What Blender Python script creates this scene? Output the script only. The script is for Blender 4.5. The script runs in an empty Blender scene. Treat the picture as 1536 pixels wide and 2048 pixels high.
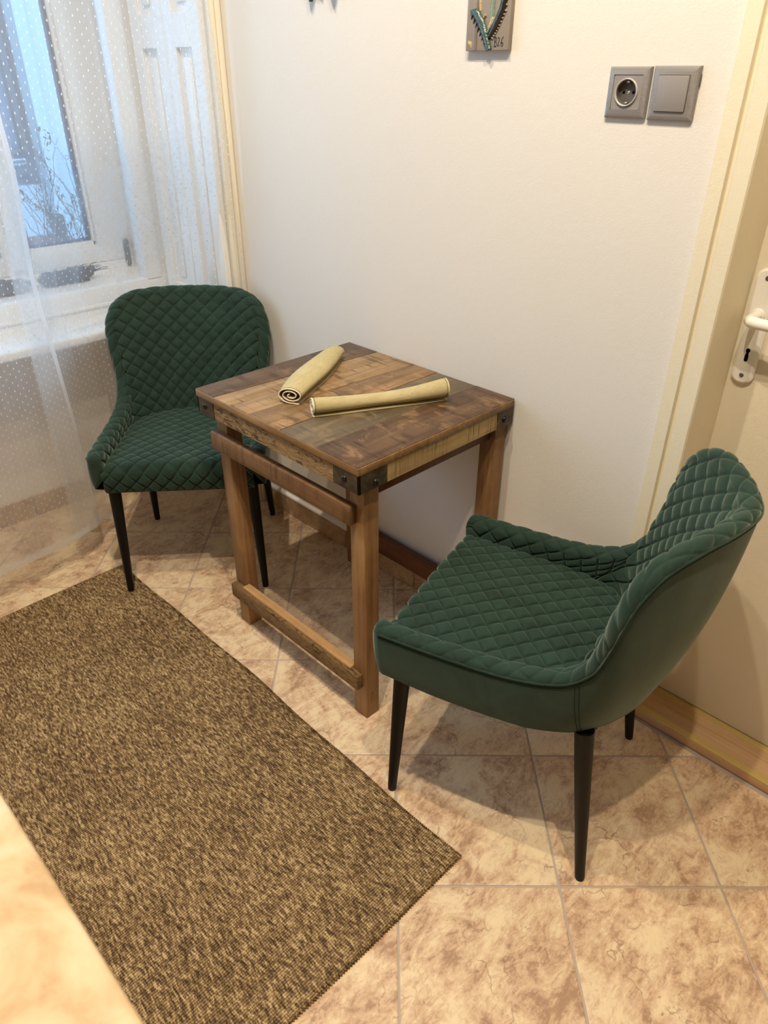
import bpy, bmesh, math, random
import numpy as np
from mathutils import Vector, Matrix

random.seed(7)
RNG = np.random.default_rng(7)
SC = bpy.context.scene
COL = SC.collection

# ------------------------------------------------------------------ camera
cam_d = bpy.data.cameras.new('camera')
cam_d.sensor_fit = 'AUTO'
cam_d.sensor_width = 36.0
cam_d.lens = 25.354
cam_d.clip_start = 0.02
cam_d.dof.use_dof = True
cam_d.dof.focus_distance = 1.75
cam_d.dof.aperture_fstop = 7.0
cam = bpy.data.objects.new('camera', cam_d)
COL.objects.link(cam)
cam.matrix_world = Matrix(((0.7020427, -0.3729807, 0.6066477, 0.35686),
                           (0.7121290, 0.3642332, -0.6001720, -1.37762),
                           (0.0028914, 0.8533578, 0.5213176, 1.41853),
                           (0, 0, 0, 1)))
SC.camera = cam

# ------------------------------------------------------------------ world, exposure
world = bpy.data.worlds.new('world')
SC.world = world
world.use_nodes = True
bg = world.node_tree.nodes['Background']
bg.inputs['Color'].default_value = (0.36, 0.64, 1.0, 1)
bg.inputs['Strength'].default_value = 7.6
SC.view_settings.view_transform = 'Standard'
SC.view_settings.look = 'None'
SC.view_settings.gamma = 1.0
SC.view_settings.use_curve_mapping = False
SC.view_settings.exposure = 0.0
SC.cycles.use_denoising = True
SC.cycles.use_adaptive_sampling = False
SC.cycles.max_bounces = 10
SC.cycles.diffuse_bounces = 5
SC.cycles.transparent_max_bounces = 24
SC.cycles.sample_clamp_indirect = 6.0
SC.cycles.caustics_reflective = False
SC.cycles.caustics_refractive = False

# the ceiling spots of the room and added fill lamps (x, y, power)
CEIL = 3.10
WARM = (1.0, 0.865, 0.67)
SPOTS = [(-0.60, -1.02, 100.0), (-0.14, -1.24, 100.0), (0.28, -1.08, 100.0)]
KITCHEN_FILL = [(1.2, -2.0, 13.0), (-0.9, -2.1, 13.0)]  # unseen lamps added as fill, to even out the light on the wall


# ------------------------------------------------------------------ helpers
def tag(o, label=None, cat=None, group=None, kind=None):
    if label:
        o['label'] = label
    if cat:
        o['category'] = cat
    if group:
        o['group'] = group
    if kind:
        o['kind'] = kind
    return o


def empty(name, loc=(0, 0, 0), rz=0.0):
    o = bpy.data.objects.new(name, None)
    o.empty_display_size = 0.05
    o.location = loc
    o.rotation_euler = (0, 0, rz)
    COL.objects.link(o)
    return o


def link(name, me, parent=None, loc=None, mat=None):
    o = bpy.data.objects.new(name, me)
    COL.objects.link(o)
    if mat is not None and not me.materials:
        me.materials.append(mat)
    if parent is not None:
        o.parent = parent
    if loc is not None:
        o.location = loc
    return o


def smooth_mesh(me, angle=None):
    me.polygons.foreach_set('use_smooth', [True] * len(me.polygons))
    if angle is not None:
        me.set_sharp_from_angle(angle=math.radians(angle))


def from_py(name, verts, faces, mat=None, parent=None, smooth=False, angle=None, loc=None):
    me = bpy.data.meshes.new(name)
    me.from_pydata([tuple(map(float, v)) for v in verts], [], [tuple(map(int, f)) for f in faces])
    me.update()
    if smooth:
        smooth_mesh(me, angle)
    return link(name, me, parent, loc, mat)


def from_bm(name, bm, mat=None, parent=None, smooth=False, angle=None, loc=None):
    bmesh.ops.recalc_face_normals(bm, faces=bm.faces[:])
    me = bpy.data.meshes.new(name)
    bm.to_mesh(me)
    bm.free()
    if smooth:
        smooth_mesh(me, angle)
    return link(name, me, parent, loc, mat)


def bm_box(bm, lo, hi, bevel=0.0, seg=1, mtx=None):
    lo, hi = Vector(lo), Vector(hi)
    r = bmesh.ops.create_cube(bm, size=1.0)
    vs = r['verts']
    for v in vs:
        v.co = Vector(((v.co.x + .5) * (hi.x - lo.x) + lo.x, (v.co.y + .5) * (hi.y - lo.y) + lo.y,
                       (v.co.z + .5) * (hi.z - lo.z) + lo.z))
    if bevel > 0:
        es = list({e for v in vs for e in v.link_edges})
        r2 = bmesh.ops.bevel(bm, geom=es, offset=bevel, segments=seg, affect='EDGES', profile=0.5)
        vs = list({v for f in r2['faces'] for v in f.verts} | {v for v in vs if v.is_valid})
    if mtx is not None:
        for v in vs:
            v.co = mtx @ v.co
    return vs


def box(name, lo, hi, mat, parent=None, bevel=0.0, seg=2, mtx=None):
    bm = bmesh.new()
    bm_box(bm, lo, hi, bevel, seg, mtx)
    return from_bm(name, bm, mat, parent, smooth=bevel > 0, angle=40)


def prism(bm, pts, z0, z1, axis='z'):
    """closed polygon pts (2D) extruded between z0 and z1 along axis"""
    def P(p, z):
        if axis == 'z':
            return (p[0], p[1], z)
        if axis == 'y':
            return (p[0], z, p[1])
        return (z, p[0], p[1])
    a = [bm.verts.new(P(p, z0)) for p in pts]
    b = [bm.verts.new(P(p, z1)) for p in pts]
    n = len(pts)
    bm.faces.new(a[::-1])
    bm.faces.new(b)
    for i in range(n):
        bm.faces.new((a[i], a[(i + 1) % n], b[(i + 1) % n], b[i]))
    return a + b


def tube_data(path, rad, n=8, closed=False, cap=True):
    path = np.asarray(path, float)
    m = len(path)
    rad = np.broadcast_to(np.asarray(rad, float), (m,))
    t = np.gradient(path, axis=0)
    t /= np.linalg.norm(t, axis=1)[:, None] + 1e-12
    up = np.array([0, 0, 1.0])
    if abs(t[0] @ up) > .9:
        up = np.array([1.0, 0, 0])
    a = np.cross(t[0], up)
    a /= np.linalg.norm(a)
    V, F = [], []
    for i in range(m):
        a = a - t[i] * (a @ t[i])
        a /= np.linalg.norm(a) + 1e-12
        b = np.cross(t[i], a)
        for k in range(n):
            w = 2 * math.pi * k / n
            V.append(path[i] + rad[i] * (math.cos(w) * a + math.sin(w) * b))
    for i in range(m - 1):
        for k in range(n):
            k2 = (k + 1) % n
            F.append((i * n + k, i * n + k2, (i + 1) * n + k2, (i + 1) * n + k))
    if cap:
        F.append(tuple(range(n))[::-1])
        F.append(tuple((m - 1) * n + k for k in range(n)))
    return V, F


def tube(name, path, rad, mat, parent=None, n=8):
    V, F = tube_data(path, rad, n)
    return from_py(name, V, F, mat, parent, smooth=True, angle=50)


def tubes(name, paths, rad, mat, parent=None, n=6):
    V, F = [], []
    for i, p in enumerate(paths):
        r = rad[i] if isinstance(rad, (list, tuple)) else rad
        v, f = tube_data(p, r, n)
        o = len(V)
        V += v
        F += [tuple(k + o for k in q) for q in f]
    return from_py(name, V, F, mat, parent, smooth=True, angle=50)


def lathe_data(prof, n=24, axis='z', c=(0, 0, 0)):
    V, F = [], []
    c = np.asarray(c, float)
    for r, h in prof:
        for k in range(n):
            w = 2 * math.pi * k / n
            p = (r * math.cos(w), r * math.sin(w), h)
            if axis == 'y':
                p = (p[0], -p[2], p[1])
            elif axis == 'x':
                p = (p[2], p[0], p[1])
            V.append(c + p)
    m = len(prof)
    for i in range(m - 1):
        for k in range(n):
            k2 = (k + 1) % n
            F.append((i * n + k, i * n + k2, (i + 1) * n + k2, (i + 1) * n + k))
    F.append(tuple(range(n))[::-1])
    F.append(tuple((m - 1) * n + k for k in range(n)))
    return V, F


def lathe(name, prof, mat, parent=None, n=24, axis='z', c=(0, 0, 0), angle=35):
    V, F = lathe_data(prof, n, axis, c)
    bm = bmesh.new()
    vs = [bm.verts.new(tuple(v)) for v in V]
    for f in F:
        bm.faces.new([vs[i] for i in f])
    return from_bm(name, bm, mat, parent, smooth=True, angle=angle)


def grid_faces(nu, nv, off=0):
    F = []
    for i in range(nu - 1):
        for j in range(nv - 1):
            F.append((off + i * nv + j, off + (i + 1) * nv + j, off + (i + 1) * nv + j + 1, off + i * nv + j + 1))
    return F


# ------------------------------------------------------------------ materials
class NT:
    def __init__(self, name):
        self.m = bpy.data.materials.new(name)
        self.m.use_nodes = True
        self.t = self.m.node_tree
        self.t.nodes.clear()
        self.out = self.n('ShaderNodeOutputMaterial')

    def n(self, typ, **kw):
        nd = self.t.nodes.new(typ)
        for k, v in kw.items():
            setattr(nd, k, v)
        return nd

    def l(self, a, b):
        self.t.links.new(a, b)

    def setin(self, sock, v):
        if hasattr(v, 'is_linked'):
            self.l(v, sock)
        else:
            sock.default_value = v

    def coord(self, kind='Object', scale=(1, 1, 1), rot=(0, 0, 0), rand=0.0):
        tc = self.n('ShaderNodeTexCoord')
        s = tc.outputs[kind]
        if rand:
            oi = self.n('ShaderNodeObjectInfo')
            mu = self.math('MULTIPLY', oi.outputs['Random'], rand)
            cx = self.n('ShaderNodeCombineXYZ')
            for k in range(3):
                self.l(mu, cx.inputs[k])
            ad = self.n('ShaderNodeVectorMath', operation='ADD')
            self.l(s, ad.inputs[0])
            self.l(cx.outputs[0], ad.inputs[1])
            s = ad.outputs[0]
        mp = self.n('ShaderNodeMapping')
        mp.inputs['Scale'].default_value = scale
        mp.inputs['Rotation'].default_value = rot
        self.l(s, mp.inputs['Vector'])
        return mp.outputs[0]

    def noise(self, vec, scale=5, detail=4, rough=.5, dist=0.0, out='Fac'):
        nd = self.n('ShaderNodeTexNoise')
        nd.inputs['Scale'].default_value = scale
        nd.inputs['Detail'].default_value = detail
        nd.inputs['Roughness'].default_value = rough
        nd.inputs['Distortion'].default_value = dist
        self.l(vec, nd.inputs['Vector'])
        return nd.outputs[out]

    def voro(self, vec, scale=5, feature='F1', out='Distance', rnd=1.0):
        nd = self.n('ShaderNodeTexVoronoi', feature=feature)
        nd.inputs['Scale'].default_value = scale
        nd.inputs['Randomness'].default_value = rnd
        self.l(vec, nd.inputs['Vector'])
        return nd.outputs[out]

    def wave(self, vec, scale=5, dist=2, detail=2, dscale=1, typ='BANDS', d='X'):
        nd = self.n('ShaderNodeTexWave', wave_type=typ)
        if typ == 'BANDS':
            nd.bands_direction = d
        nd.inputs['Scale'].default_value = scale
        nd.inputs['Distortion'].default_value = dist
        nd.inputs['Detail'].default_value = detail
        nd.inputs['Detail Scale'].default_value = dscale
        self.l(vec, nd.inputs['Vector'])
        return nd.outputs['Fac']

    def ramp(self, fac, stops, interp='LINEAR'):
        nd = self.n('ShaderNodeValToRGB')
        cr = nd.color_ramp
        cr.interpolation = interp
        while len(cr.elements) < len(stops):
            cr.elements.new(0.5)
        for e, (p, c) in zip(cr.elements, stops):
            e.position = p
            e.color = (*c, 1) if len(c) == 3 else c
        self.l(fac, nd.inputs['Fac'])
        return nd.outputs['Color']

    def rr(self, fac, a, b, lo=0.0, hi=1.0):
        nd = self.n('ShaderNodeMapRange')
        nd.clamp = True
        self.l(fac, nd.inputs['Value'])
        for k, v in zip(('From Min', 'From Max', 'To Min', 'To Max'), (a, b, lo, hi)):
            nd.inputs[k].default_value = v
        return nd.outputs['Result']

    def mix(self, fac, a, b, blend='MIX'):
        nd = self.n('ShaderNodeMix', data_type='RGBA', blend_type=blend)
        self.setin(nd.inputs[0], fac)
        for s, v in ((nd.inputs[6], a), (nd.inputs[7], b)):
            if isinstance(v, tuple) and len(v) == 3:
                v = (*v, 1)
            self.setin(s, v)
        return nd.outputs[2]

    def math(self, op, a, b=None, c=None):
        nd = self.n('ShaderNodeMath', operation=op)
        self.setin(nd.inputs[0], a)
        if b is not None:
            self.setin(nd.inputs[1], b)
        if c is not None:
            self.setin(nd.inputs[2], c)
        return nd.outputs[0]

    def bump(self, h, strength=.3, dist=.002, normal=None):
        nd = self.n('ShaderNodeBump')
        nd.inputs['Strength'].default_value = strength
        nd.inputs['Distance'].default_value = dist
        self.l(h, nd.inputs['Height'])
        if normal is not None:
            self.l(normal, nd.inputs['Normal'])
        return nd.outputs['Normal']

    def bsdf(self, color, rough=.5, spec=.5, metal=0.0, normal=None, **kw):
        p = self.n('ShaderNodeBsdfPrincipled')
        if isinstance(color, tuple) and len(color) == 3:
            color = (*color, 1)
        self.setin(p.inputs['Base Color'], color)
        self.setin(p.inputs['Roughness'], rough)
        p.inputs['Specular IOR Level'].default_value = spec
        p.inputs['Metallic'].default_value = metal
        if normal is not None:
            self.l(normal, p.inputs['Normal'])
        for k, v in kw.items():
            self.setin(p.inputs[k], v)
        self.l(p.outputs[0], self.out.inputs['Surface'])
        return p


def simple(name, col, rough=.5, spec=.5, metal=0.0, bump=None):
    k = NT(name)
    nm = None
    if bump:
        v = k.coord('Object')
        nm = k.bump(k.noise(v, bump[0], 3), bump[1], bump[2])
    k.bsdf(col, rough, spec, metal, nm)
    return k.m


def m_wall(name, col):
    k = NT(name)
    v = k.coord('Object')
    n1 = k.noise(v, 1.3, 3)
    n2 = k.noise(v, 260, 3, .6)
    n3 = k.noise(v, 60, 2, .5)
    c = k.mix(k.rr(n1, .3, .7), tuple(x * .985 for x in col), tuple(min(1, x * 1.01) for x in col))
    h = k.math('ADD', n2, n3)
    k.bsdf(c, .75, .25, normal=k.bump(h, .22, .0018))
    return k.m


def m_tile(name, cream, brown, dark, sc=1.0, rot=0.6):
    k = NT(name)
    v = k.coord('Object', (sc, sc, sc), (0, 0, rot), rand=37.0)
    vs = k.coord('Object', (sc * 1.0, sc * .55, sc), (0, 0, rot), rand=37.0)
    big = k.noise(v, 6.5, 6, .62, .9)
    mid = k.noise(vs, 19, 9, .70, 1.6)
    fine = k.noise(v, 85, 5, .7, .5)
    st = k.noise(k.coord('Object', (sc * 70, sc * 26, sc * 70), (0, 0, rot + .5), rand=17.0), 1.0, 6, .72, 1.8)
    f = k.math('ADD', k.math('MULTIPLY', big, .40), k.math('MULTIPLY', mid, .38))
    f = k.math('ADD', f, k.math('MULTIPLY', st, .22))
    f2 = k.math('ADD', f, k.math('MULTIPLY', k.math('SUBTRACT', fine, .5), .14))
    tan = tuple(.50 * a + .50 * b for a, b in zip(cream, brown))
    c = k.ramp(f2, [(.408, brown), (.468, (tan[0] * 1.05, tan[1] * .97, tan[2] * .97)), (.54, cream), (.62, tuple(min(1, x * 1.07) for x in cream))])
    # thin chipped veins
    vd = k.n('ShaderNodeVectorMath', operation='ADD')
    nz = k.n('ShaderNodeTexNoise')
    nz.inputs['Scale'].default_value = 9
    nz.inputs['Detail'].default_value = 5
    k.l(v, nz.inputs['Vector'])
    sc2 = k.n('ShaderNodeVectorMath', operation='SCALE')
    sc2.inputs['Scale'].default_value = .30
    k.l(nz.outputs['Color'], sc2.inputs[0])
    k.l(v, vd.inputs[0])
    k.l(sc2.outputs[0], vd.inputs[1])
    ve = k.voro(vd.outputs[0], 6.5, 'DISTANCE_TO_EDGE')
    line = k.math('SUBTRACT', 1.0, k.rr(ve, .0, .022))
    gate = k.rr(k.noise(v, 11, 2), .5, .6)
    pits = k.rr(k.noise(vs, 105, 3, .6, 1.0), .62, .70)
    pg = k.rr(k.noise(v, 14, 2), .45, .6)
    lm = k.math('MAXIMUM', k.math('MULTIPLY', k.math('MULTIPLY', line, gate), .65), k.math('MULTIPLY', k.math('MULTIPLY', pits, pg), .55))
    c2 = k.mix(lm, c, dark)
    h = k.math('SUBTRACT', k.math('MULTIPLY', mid, .7), k.math('MULTIPLY', lm, .8))
    k.bsdf(c2, k.rr(mid, .3, .7, .36, .5), .4, normal=k.bump(h, .22, .0015))
    return k.m


def m_wood(name, c1, c2, c3, axis=1, saw=0.0, scale=1.0, rough=.5, wear=None, sawdir=None, contrast=1.0, sawf=95.0):
    """grain runs along the given local axis"""
    k = NT(name)
    s = [26.0 * scale] * 3
    s[axis] = 1.7 * scale
    v = k.coord('Object', tuple(s), rand=23.0)
    vo = k.coord('Object', rand=23.0)
    g = k.noise(v, 1.0, 7, .62, .9)
    s2 = [120.0 * scale] * 3
    s2[axis] = 4.0 * scale
    g2 = k.noise(k.coord('Object', tuple(s2), rand=11.0), 1.0, 4, .6)
    big = k.noise(vo, 7 * scale, 4, .6, .4)
    f = k.math('ADD', k.math('MULTIPLY', g, .6), k.math('MULTIPLY', big, .4))
    w = .17 / contrast
    c = k.ramp(f, [(.5 - w, c1), (.5, c2), (.5 + w, c3)])
    c = k.mix(k.math('MULTIPLY', k.rr(g2, .45, .7), .35), c, tuple(x * .55 for x in c1))
    h = k.math('MULTIPLY', g2, .5)
    if saw:
        s3 = [4.0] * 3
        s3[axis if sawdir is None else sawdir] = sawf
        sm = k.noise(k.coord('Object', tuple(s3), rand=5.0), 1.0, 3, .6, .3)
        sf = k.rr(sm, .49, .62)
        gate = k.rr(k.noise(vo, 14, 3, .6), .42, .6)
        sf = k.math('MULTIPLY', k.math('MULTIPLY', sf, gate), saw)
        c = k.mix(sf, c, tuple(x * .5 for x in c1))
        h = k.math('SUBTRACT', h, sf)
    if wear:
        s4 = [13.0] * 3
        s4[axis] = 22.0
        wm = k.noise(k.coord('Object', tuple(s4), rand=9.0), 1.0, 6, .68, .6)
        wf = k.math('MULTIPLY', k.rr(wm, .54, .68), .75)
        c = k.mix(wf, c, wear)
    k.bsdf(c, k.rr(g, .3, .7, rough - .08, rough + .1), .35, normal=k.bump(h, .35, .0016))
    return k.m


def m_rough_wood(name, c1, c2, c3, axis=0):
    """apron board with gouged, hand cut relief"""
    k = NT(name)
    s = [62.0] * 3
    s[axis] = 19.0
    v = k.coord('Object', tuple(s), (0, .35, 0), rand=3.0)
    g = k.noise(v, 1.0, 8, .68, 2.4)
    g2 = k.noise(k.coord('Object', (150, 150, 150)), 1.0, 3)
    big = k.noise(k.coord('Object', (9, 9, 9)), 1.0, 4, .6)
    f = k.math('ADD', k.math('MULTIPLY', g, .72), k.math('MULTIPLY', big, .28))
    c = k.ramp(f, [(.41, c1), (.455, c2), (.52, c3), (.59, c2), (.65, c1)])
    h = k.math('ADD', g, k.math('MULTIPLY', g2, .15))
    k.bsdf(c, .6, .3, normal=k.bump(h, 1.0, .010))
    return k.m


def m_velvet(name, col, sheen, quilt=False):
    k = NT(name)
    v = k.coord('Object')
    n1 = k.noise(v, 11, 5, .65, 1.2)
    n2 = k.noise(v, 600, 2)
    c = k.mix(k.rr(n1, .32, .7), tuple(x * .78 for x in col), tuple(x * 1.25 for x in col))
    p = k.bsdf(c, .82, .18, normal=k.bump(n2, .12, .0006))
    p.inputs['Sheen Weight'].default_value = .55
    p.inputs['Sheen Roughness'].default_value = .42
    p.inputs['Sheen Tint'].default_value = (*sheen, 1)
    return k.m


def m_fabric(name, c1, c2, axis=0, fine=900):
    k = NT(name)
    s = [fine] * 3
    s[axis] = fine * .03
    v = k.coord('Object', tuple(s))
    n = k.noise(v, 1.0, 3, .6)
    big = k.noise(k.coord('Object'), 18, 3)
    f = k.math('ADD', k.math('MULTIPLY', n, .75), k.math('MULTIPLY', big, .25))
    c = k.mix(k.rr(f, .36, .64), c1, c2)
    p = k.bsdf(c, .85, .15, normal=k.bump(n, .35, .0008))
    return k.m


def m_rug():
    k = NT('woven_rug')
    v = k.coord('Object', (95, 330, 200), (0, 0, .14))
    v2 = k.coord('Object', (60, 230, 200), (0, 0, -.22))
    n = k.noise(v, 1.0, 2, .5, .4)
    n2 = k.noise(v2, 1.0, 2, .5, .4)
    row = k.wave(k.coord('Object', (1, 1, 1)), 62, 3.0, 1, 6, d='X')
    f = k.math('ADD', k.math('MULTIPLY', n, .5), k.math('MULTIPLY', n2, .4))
    f = k.math('ADD', f, k.math('MULTIPLY', row, .10))
    big = k.noise(k.coord('Object'), 5, 3)
    f2 = k.math('ADD', f, k.math('MULTIPLY', k.math('SUBTRACT', big, .5), .10))
    c = k.ramp(f2, [(.38, (.050, .028, .013)), (.46, (.145, .086, .038)), (.54, (.275, .178, .082)), (.63, (.56, .41, .215))])
    k.bsdf(c, .8, .2, normal=k.bump(f, .9, .004))
    return k.m


def m_stone():
    k = NT('worktop_stone')
    v = k.coord('Object')
    b = k.noise(v, 9, 7, .62, 1.8)
    c = k.ramp(b, [(.34, (.46, .305, .16)), (.46, (.56, .405, .235)), (.56, (.60, .465, .285)), (.7, (.63, .52, .36))])
    vn = k.noise(v, 5, 5, .6, 2.2)
    line = k.math('SUBTRACT', 1.0, k.rr(k.math('ABSOLUTE', k.math('SUBTRACT', vn, .5)), 0, .018))
    gate = k.rr(k.noise(v, 6, 2), .5, .62)
    c = k.mix(k.math('MULTIPLY', k.math('MULTIPLY', line, gate), .8), c, (.70, .67, .57))
    k.bsdf(c, .35, .4)
    return k.m


def m_curtain():
    k = NT('sheer_dotted_curtain')
    uv = k.n('ShaderNodeUVMap')
    sx = k.n('ShaderNodeSeparateXYZ')
    k.l(uv.outputs[0], sx.inputs[0])
    PU, PV = .0285, .0125
    row = k.math('FLOOR', k.math('DIVIDE', sx.outputs[1], PV))
    odd = k.math('MULTIPLY', k.math('MODULO', k.math('ABSOLUTE', row), 2.0), .5)
    fu = k.math('SUBTRACT', k.math('FRACT', k.math('ADD', k.math('DIVIDE', sx.outputs[0], PU), odd)), .5)
    fv = k.math('SUBTRACT', k.math('FRACT', k.math('DIVIDE', sx.outputs[1], PV)), .5)
    du = k.math('DIVIDE', k.math('MULTIPLY', fu, PU), .0015)
    dv = k.math('DIVIDE', k.math('MULTIPLY', fv, PV), .0030)
    d2 = k.math('ADD', k.math('MULTIPLY', du, du), k.math('MULTIPLY', dv, dv))
    dot = k.math('SUBTRACT', 1.0, k.rr(d2, .7, 1.3))
    # hems are marked by a second uv layer value in z of the colour attribute
    at = k.n('ShaderNodeAttribute', attribute_name='hem')
    base = k.math('ADD', .23, k.math('MULTIPLY', at.outputs['Fac'], .5))
    lw = k.n('ShaderNodeLayerWeight')
    lw.inputs['Blend'].default_value = .42
    base = k.math('ADD', base, k.math('MULTIPLY', lw.outputs['Facing'], .42))
    fac = k.math('MAXIMUM', k.math('MINIMUM', base, .9), k.math('MULTIPLY', dot, .93))
    tr = k.n('ShaderNodeBsdfTransparent')
    df = k.n('ShaderNodeBsdfDiffuse')
    df.inputs['Color'].default_value = (.86, .86, .86, 1)
    tl = k.n('ShaderNodeBsdfTranslucent')
    tl.inputs['Color'].default_value = (.86, .86, .86, 1)
    m1 = k.n('ShaderNodeMixShader')
    m1.inputs[0].default_value = .45
    k.l(df.outputs[0], m1.inputs[1])
    k.l(tl.outputs[0], m1.inputs[2])
    m2 = k.n('ShaderNodeMixShader')
    k.l(fac, m2.inputs[0])
    k.l(tr.outputs[0], m2.inputs[1])
    k.l(m1.outputs[0], m2.inputs[2])
    k.l(m2.outputs[0], k.out.inputs['Surface'])
    return k.m


def m_glass():
    k = NT('window_glass')
    tr = k.n('ShaderNodeBsdfTransparent')
    tr.inputs['Color'].default_value = (.93, .96, .97, 1)
    gl = k.n('ShaderNodeBsdfGlossy')
    gl.inputs['Roughness'].default_value = .02
    fr = k.n('ShaderNodeFresnel')
    fr.inputs['IOR'].default_value = 1.45
    mx = k.n('ShaderNodeMixShader')
    k.l(fr.outputs[0], mx.inputs[0])
    k.l(tr.outputs[0], mx.inputs[1])
    k.l(gl.outputs[0], mx.inputs[2])
    k.l(mx.outputs[0], k.out.inputs['Surface'])
    return k.m


def m_brushed(name, col, rough, metal, axis=0, s=400):
    k = NT(name)
    sc = [s] * 3
    sc[axis] = 6
    n = k.noise(k.coord('Object', tuple(sc)), 1.0, 3)
    c = k.mix(k.rr(n, .3, .7), tuple(x * .85 for x in col), tuple(min(1, x * 1.1) for x in col))
    k.bsdf(c, rough, .5, metal, k.bump(n, .1, .0004))
    return k.m


def m_aged_metal(name):
    k = NT(name)
    v = k.coord('Object')
    n = k.noise(v, 45, 5, .65, .6)
    e = k.rr(k.noise(v, 120, 4, .7), .62, .72)
    c = k.ramp(n, [(.3, (.030, .020, .013)), (.5, (.070, .048, .027)), (.7, (.125, .094, .052))])
    c = k.mix(k.math('MULTIPLY', e, .6), c, (.32, .24, .12))
    k.bsdf(c, .48, .5, .35, k.bump(n, .35, .002))
    return k.m


M = {}
M['wall'] = m_wall('wall_paint', (.745, .705, .648))
M['ceiling'] = m_wall('ceiling_paint', (.45, .43, .40))  # unseen ceiling, toned down to reduce bounced light
M['far_wall'] = m_wall('darkened_wall_paint', (.18, .15, .12))  # unseen far walls, colour darkened to cut light bouncing back
M['tile'] = m_tile('floor_tile', (.80, .630, .405), (.42, .262, .160), (.22, .125, .070))
M['skirt_tile'] = m_tile('skirting_tile', (.49, .350, .215), (.33, .215, .125), (.18, .10, .055), 1.0, 1.2)
M['grout'] = simple('grout', (.50, .405, .345), .9, .2, bump=(180, .4, .002))
M['plaster'] = m_wall('white_plaster', (.86, .85, .83))
M['velvet'] = m_velvet('green_velvet', (.0175, .0385, .0275), (.56, .68, .56))
M['velvet_plain'] = m_velvet('green_velvet_plain', (.0195, .0385, .0280), (.56, .66, .55))
M['thread'] = simple('dark_thread', (.006, .018, .014), .8, .2)
M['black_metal'] = simple('black_metal', (.0038, .0034, .0032), .5, .25)
M['black_cloth'] = simple('black_cloth', (.006, .006, .006), .9, .1)
M['leg_wood'] = m_wood('leg_wood', (.165, .078, .030), (.270, .140, .057), (.365, .205, .088), axis=2, rough=.48, contrast=1.25)
M['rail_wood'] = m_wood('rail_wood', (.095, .046, .019), (.185, .093, .038), (.275, .150, .062), axis=0, saw=.5, rough=.5)
M['low_rail_wood'] = m_wood('low_rail_wood', (.17, .085, .030), (.36, .19, .075), (.50, .29, .12), axis=0, saw=.7, rough=.55)
M['lit_rail_wood'] = m_wood('lit_rail_top_wood', (.36, .190, .072), (.52, .300, .125), (.64, .40, .18), axis=0, rough=.5)  # lighter wood: the light on the lower rail's top is put into the colour
M['low_rail_face'] = m_rough_wood('weathered_rail', (.05, .028, .012), (.20, .110, .042), (.34, .20, .08), 0)
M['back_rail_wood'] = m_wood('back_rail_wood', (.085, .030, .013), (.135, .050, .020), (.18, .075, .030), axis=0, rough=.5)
M['edge_wood'] = m_wood('edge_wood', (.14, .074, .031), (.26, .145, .058), (.39, .230, .095), axis=0, rough=.5)
M['apron_front'] = m_rough_wood('carved_board', (.085, .045, .017), (.30, .170, .062), (.48, .300, .120), 0)
M['apron_side'] = m_wood('sawn_board', (.29, .185, .075), (.47, .315, .135), (.61, .435, .205), axis=1, saw=.95, rough=.6, sawf=210.0)
BOARD = [((.056, .034, .020), (.112, .068, .039), (.190, .120, .069), .8, (.27, .155, .080)),
         ((.17, .100, .046), (.315, .200, .098), (.44, .300, .155), .85, None),
         ((.155, .090, .041), (.295, .182, .088), (.42, .275, .14), .8, None),
         ((.095, .052, .024), (.235, .138, .062), (.38, .240, .115), .7, (.43, .27, .125)),
         ((.072, .052, .030), (.132, .096, .056), (.20, .150, .092), .4, (.25, .17, .09)),
         ((.040, .023, .013), (.092, .050, .026), (.165, .096, .050), .7, (.28, .165, .080))]
for i, (a, b, c, s, w) in enumerate(BOARD):
    M['board%d' % i] = m_wood('tabletop_board_%d' % i, a, b, c, axis=1, saw=s, rough=.46, wear=w, sawdir=1)
M['bracket'] = m_aged_metal('aged_bracket')
M['bolt'] = simple('black_bolt', (.008, .008, .009), .35, .6, .3)
M['napkin'] = m_fabric('ribbed_cloth', (.40, .335, .175), (.56, .475, .265), 0)
M['hem'] = simple('cloth_hem', (.80, .72, .55), .85, .15, bump=(900, .5, .001))
M['hem_dark'] = simple('cloth_stitch', (.05, .04, .035), .9, .1)
M['rug'] = m_rug()
M['stone'] = m_stone()
M['plate'] = m_brushed('grey_plastic_brushed', (.268, .250, .240), .42, .15)
M['plate_flat'] = simple('grey_plastic', (.268, .248, .238), .5, .4)
M['socket_rim'] = simple('light_grey_plastic', (.50, .48, .44), .35, .5)
M['socket_dark'] = simple('dark_grey_plastic', (.10, .092, .085), .5, .4)
M['hole'] = simple('black_hole', (.003, .003, .003), .9, .1)
M['steel'] = simple('bright_steel', (.62, .60, .57), .3, .5, .9)
M['frame_paint'] = m_wall('cream_gloss_paint', (.79, .715, .545))
M['door_paint'] = m_wall('cream_door_paint', (.78, .70, .545))
M['handle'] = simple('white_enamel', (.84, .82, .76), .25, .5)
M['brass'] = m_brushed('brass_strip', (.66, .49, .17), .36, .3)
M['sill_wood'] = m_wood('threshold_beech', (.52, .315, .16), (.60, .375, .195), (.66, .43, .235), axis=0, rough=.5, contrast=.7)
M['window_paint'] = simple('white_window_paint', (.80, .80, .79), .4, .4)
M['shutter_paint'] = simple('white_shutter_paint', (.80, .79, .77), .45, .4)
M['casing_paint'] = simple('cream_casing_paint', (.82, .76, .62), .45, .4)
M['curtain'] = m_curtain()
M['glass'] = m_glass()
M['hinge'] = simple('grey_hinge', (.14, .14, .145), .4, .5, .6)
M['gasket'] = simple('dark_gasket', (.06, .065, .10), .6, .3)
M['court_wall'] = m_wall('courtyard_wall', (.255, .272, .285))
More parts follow.
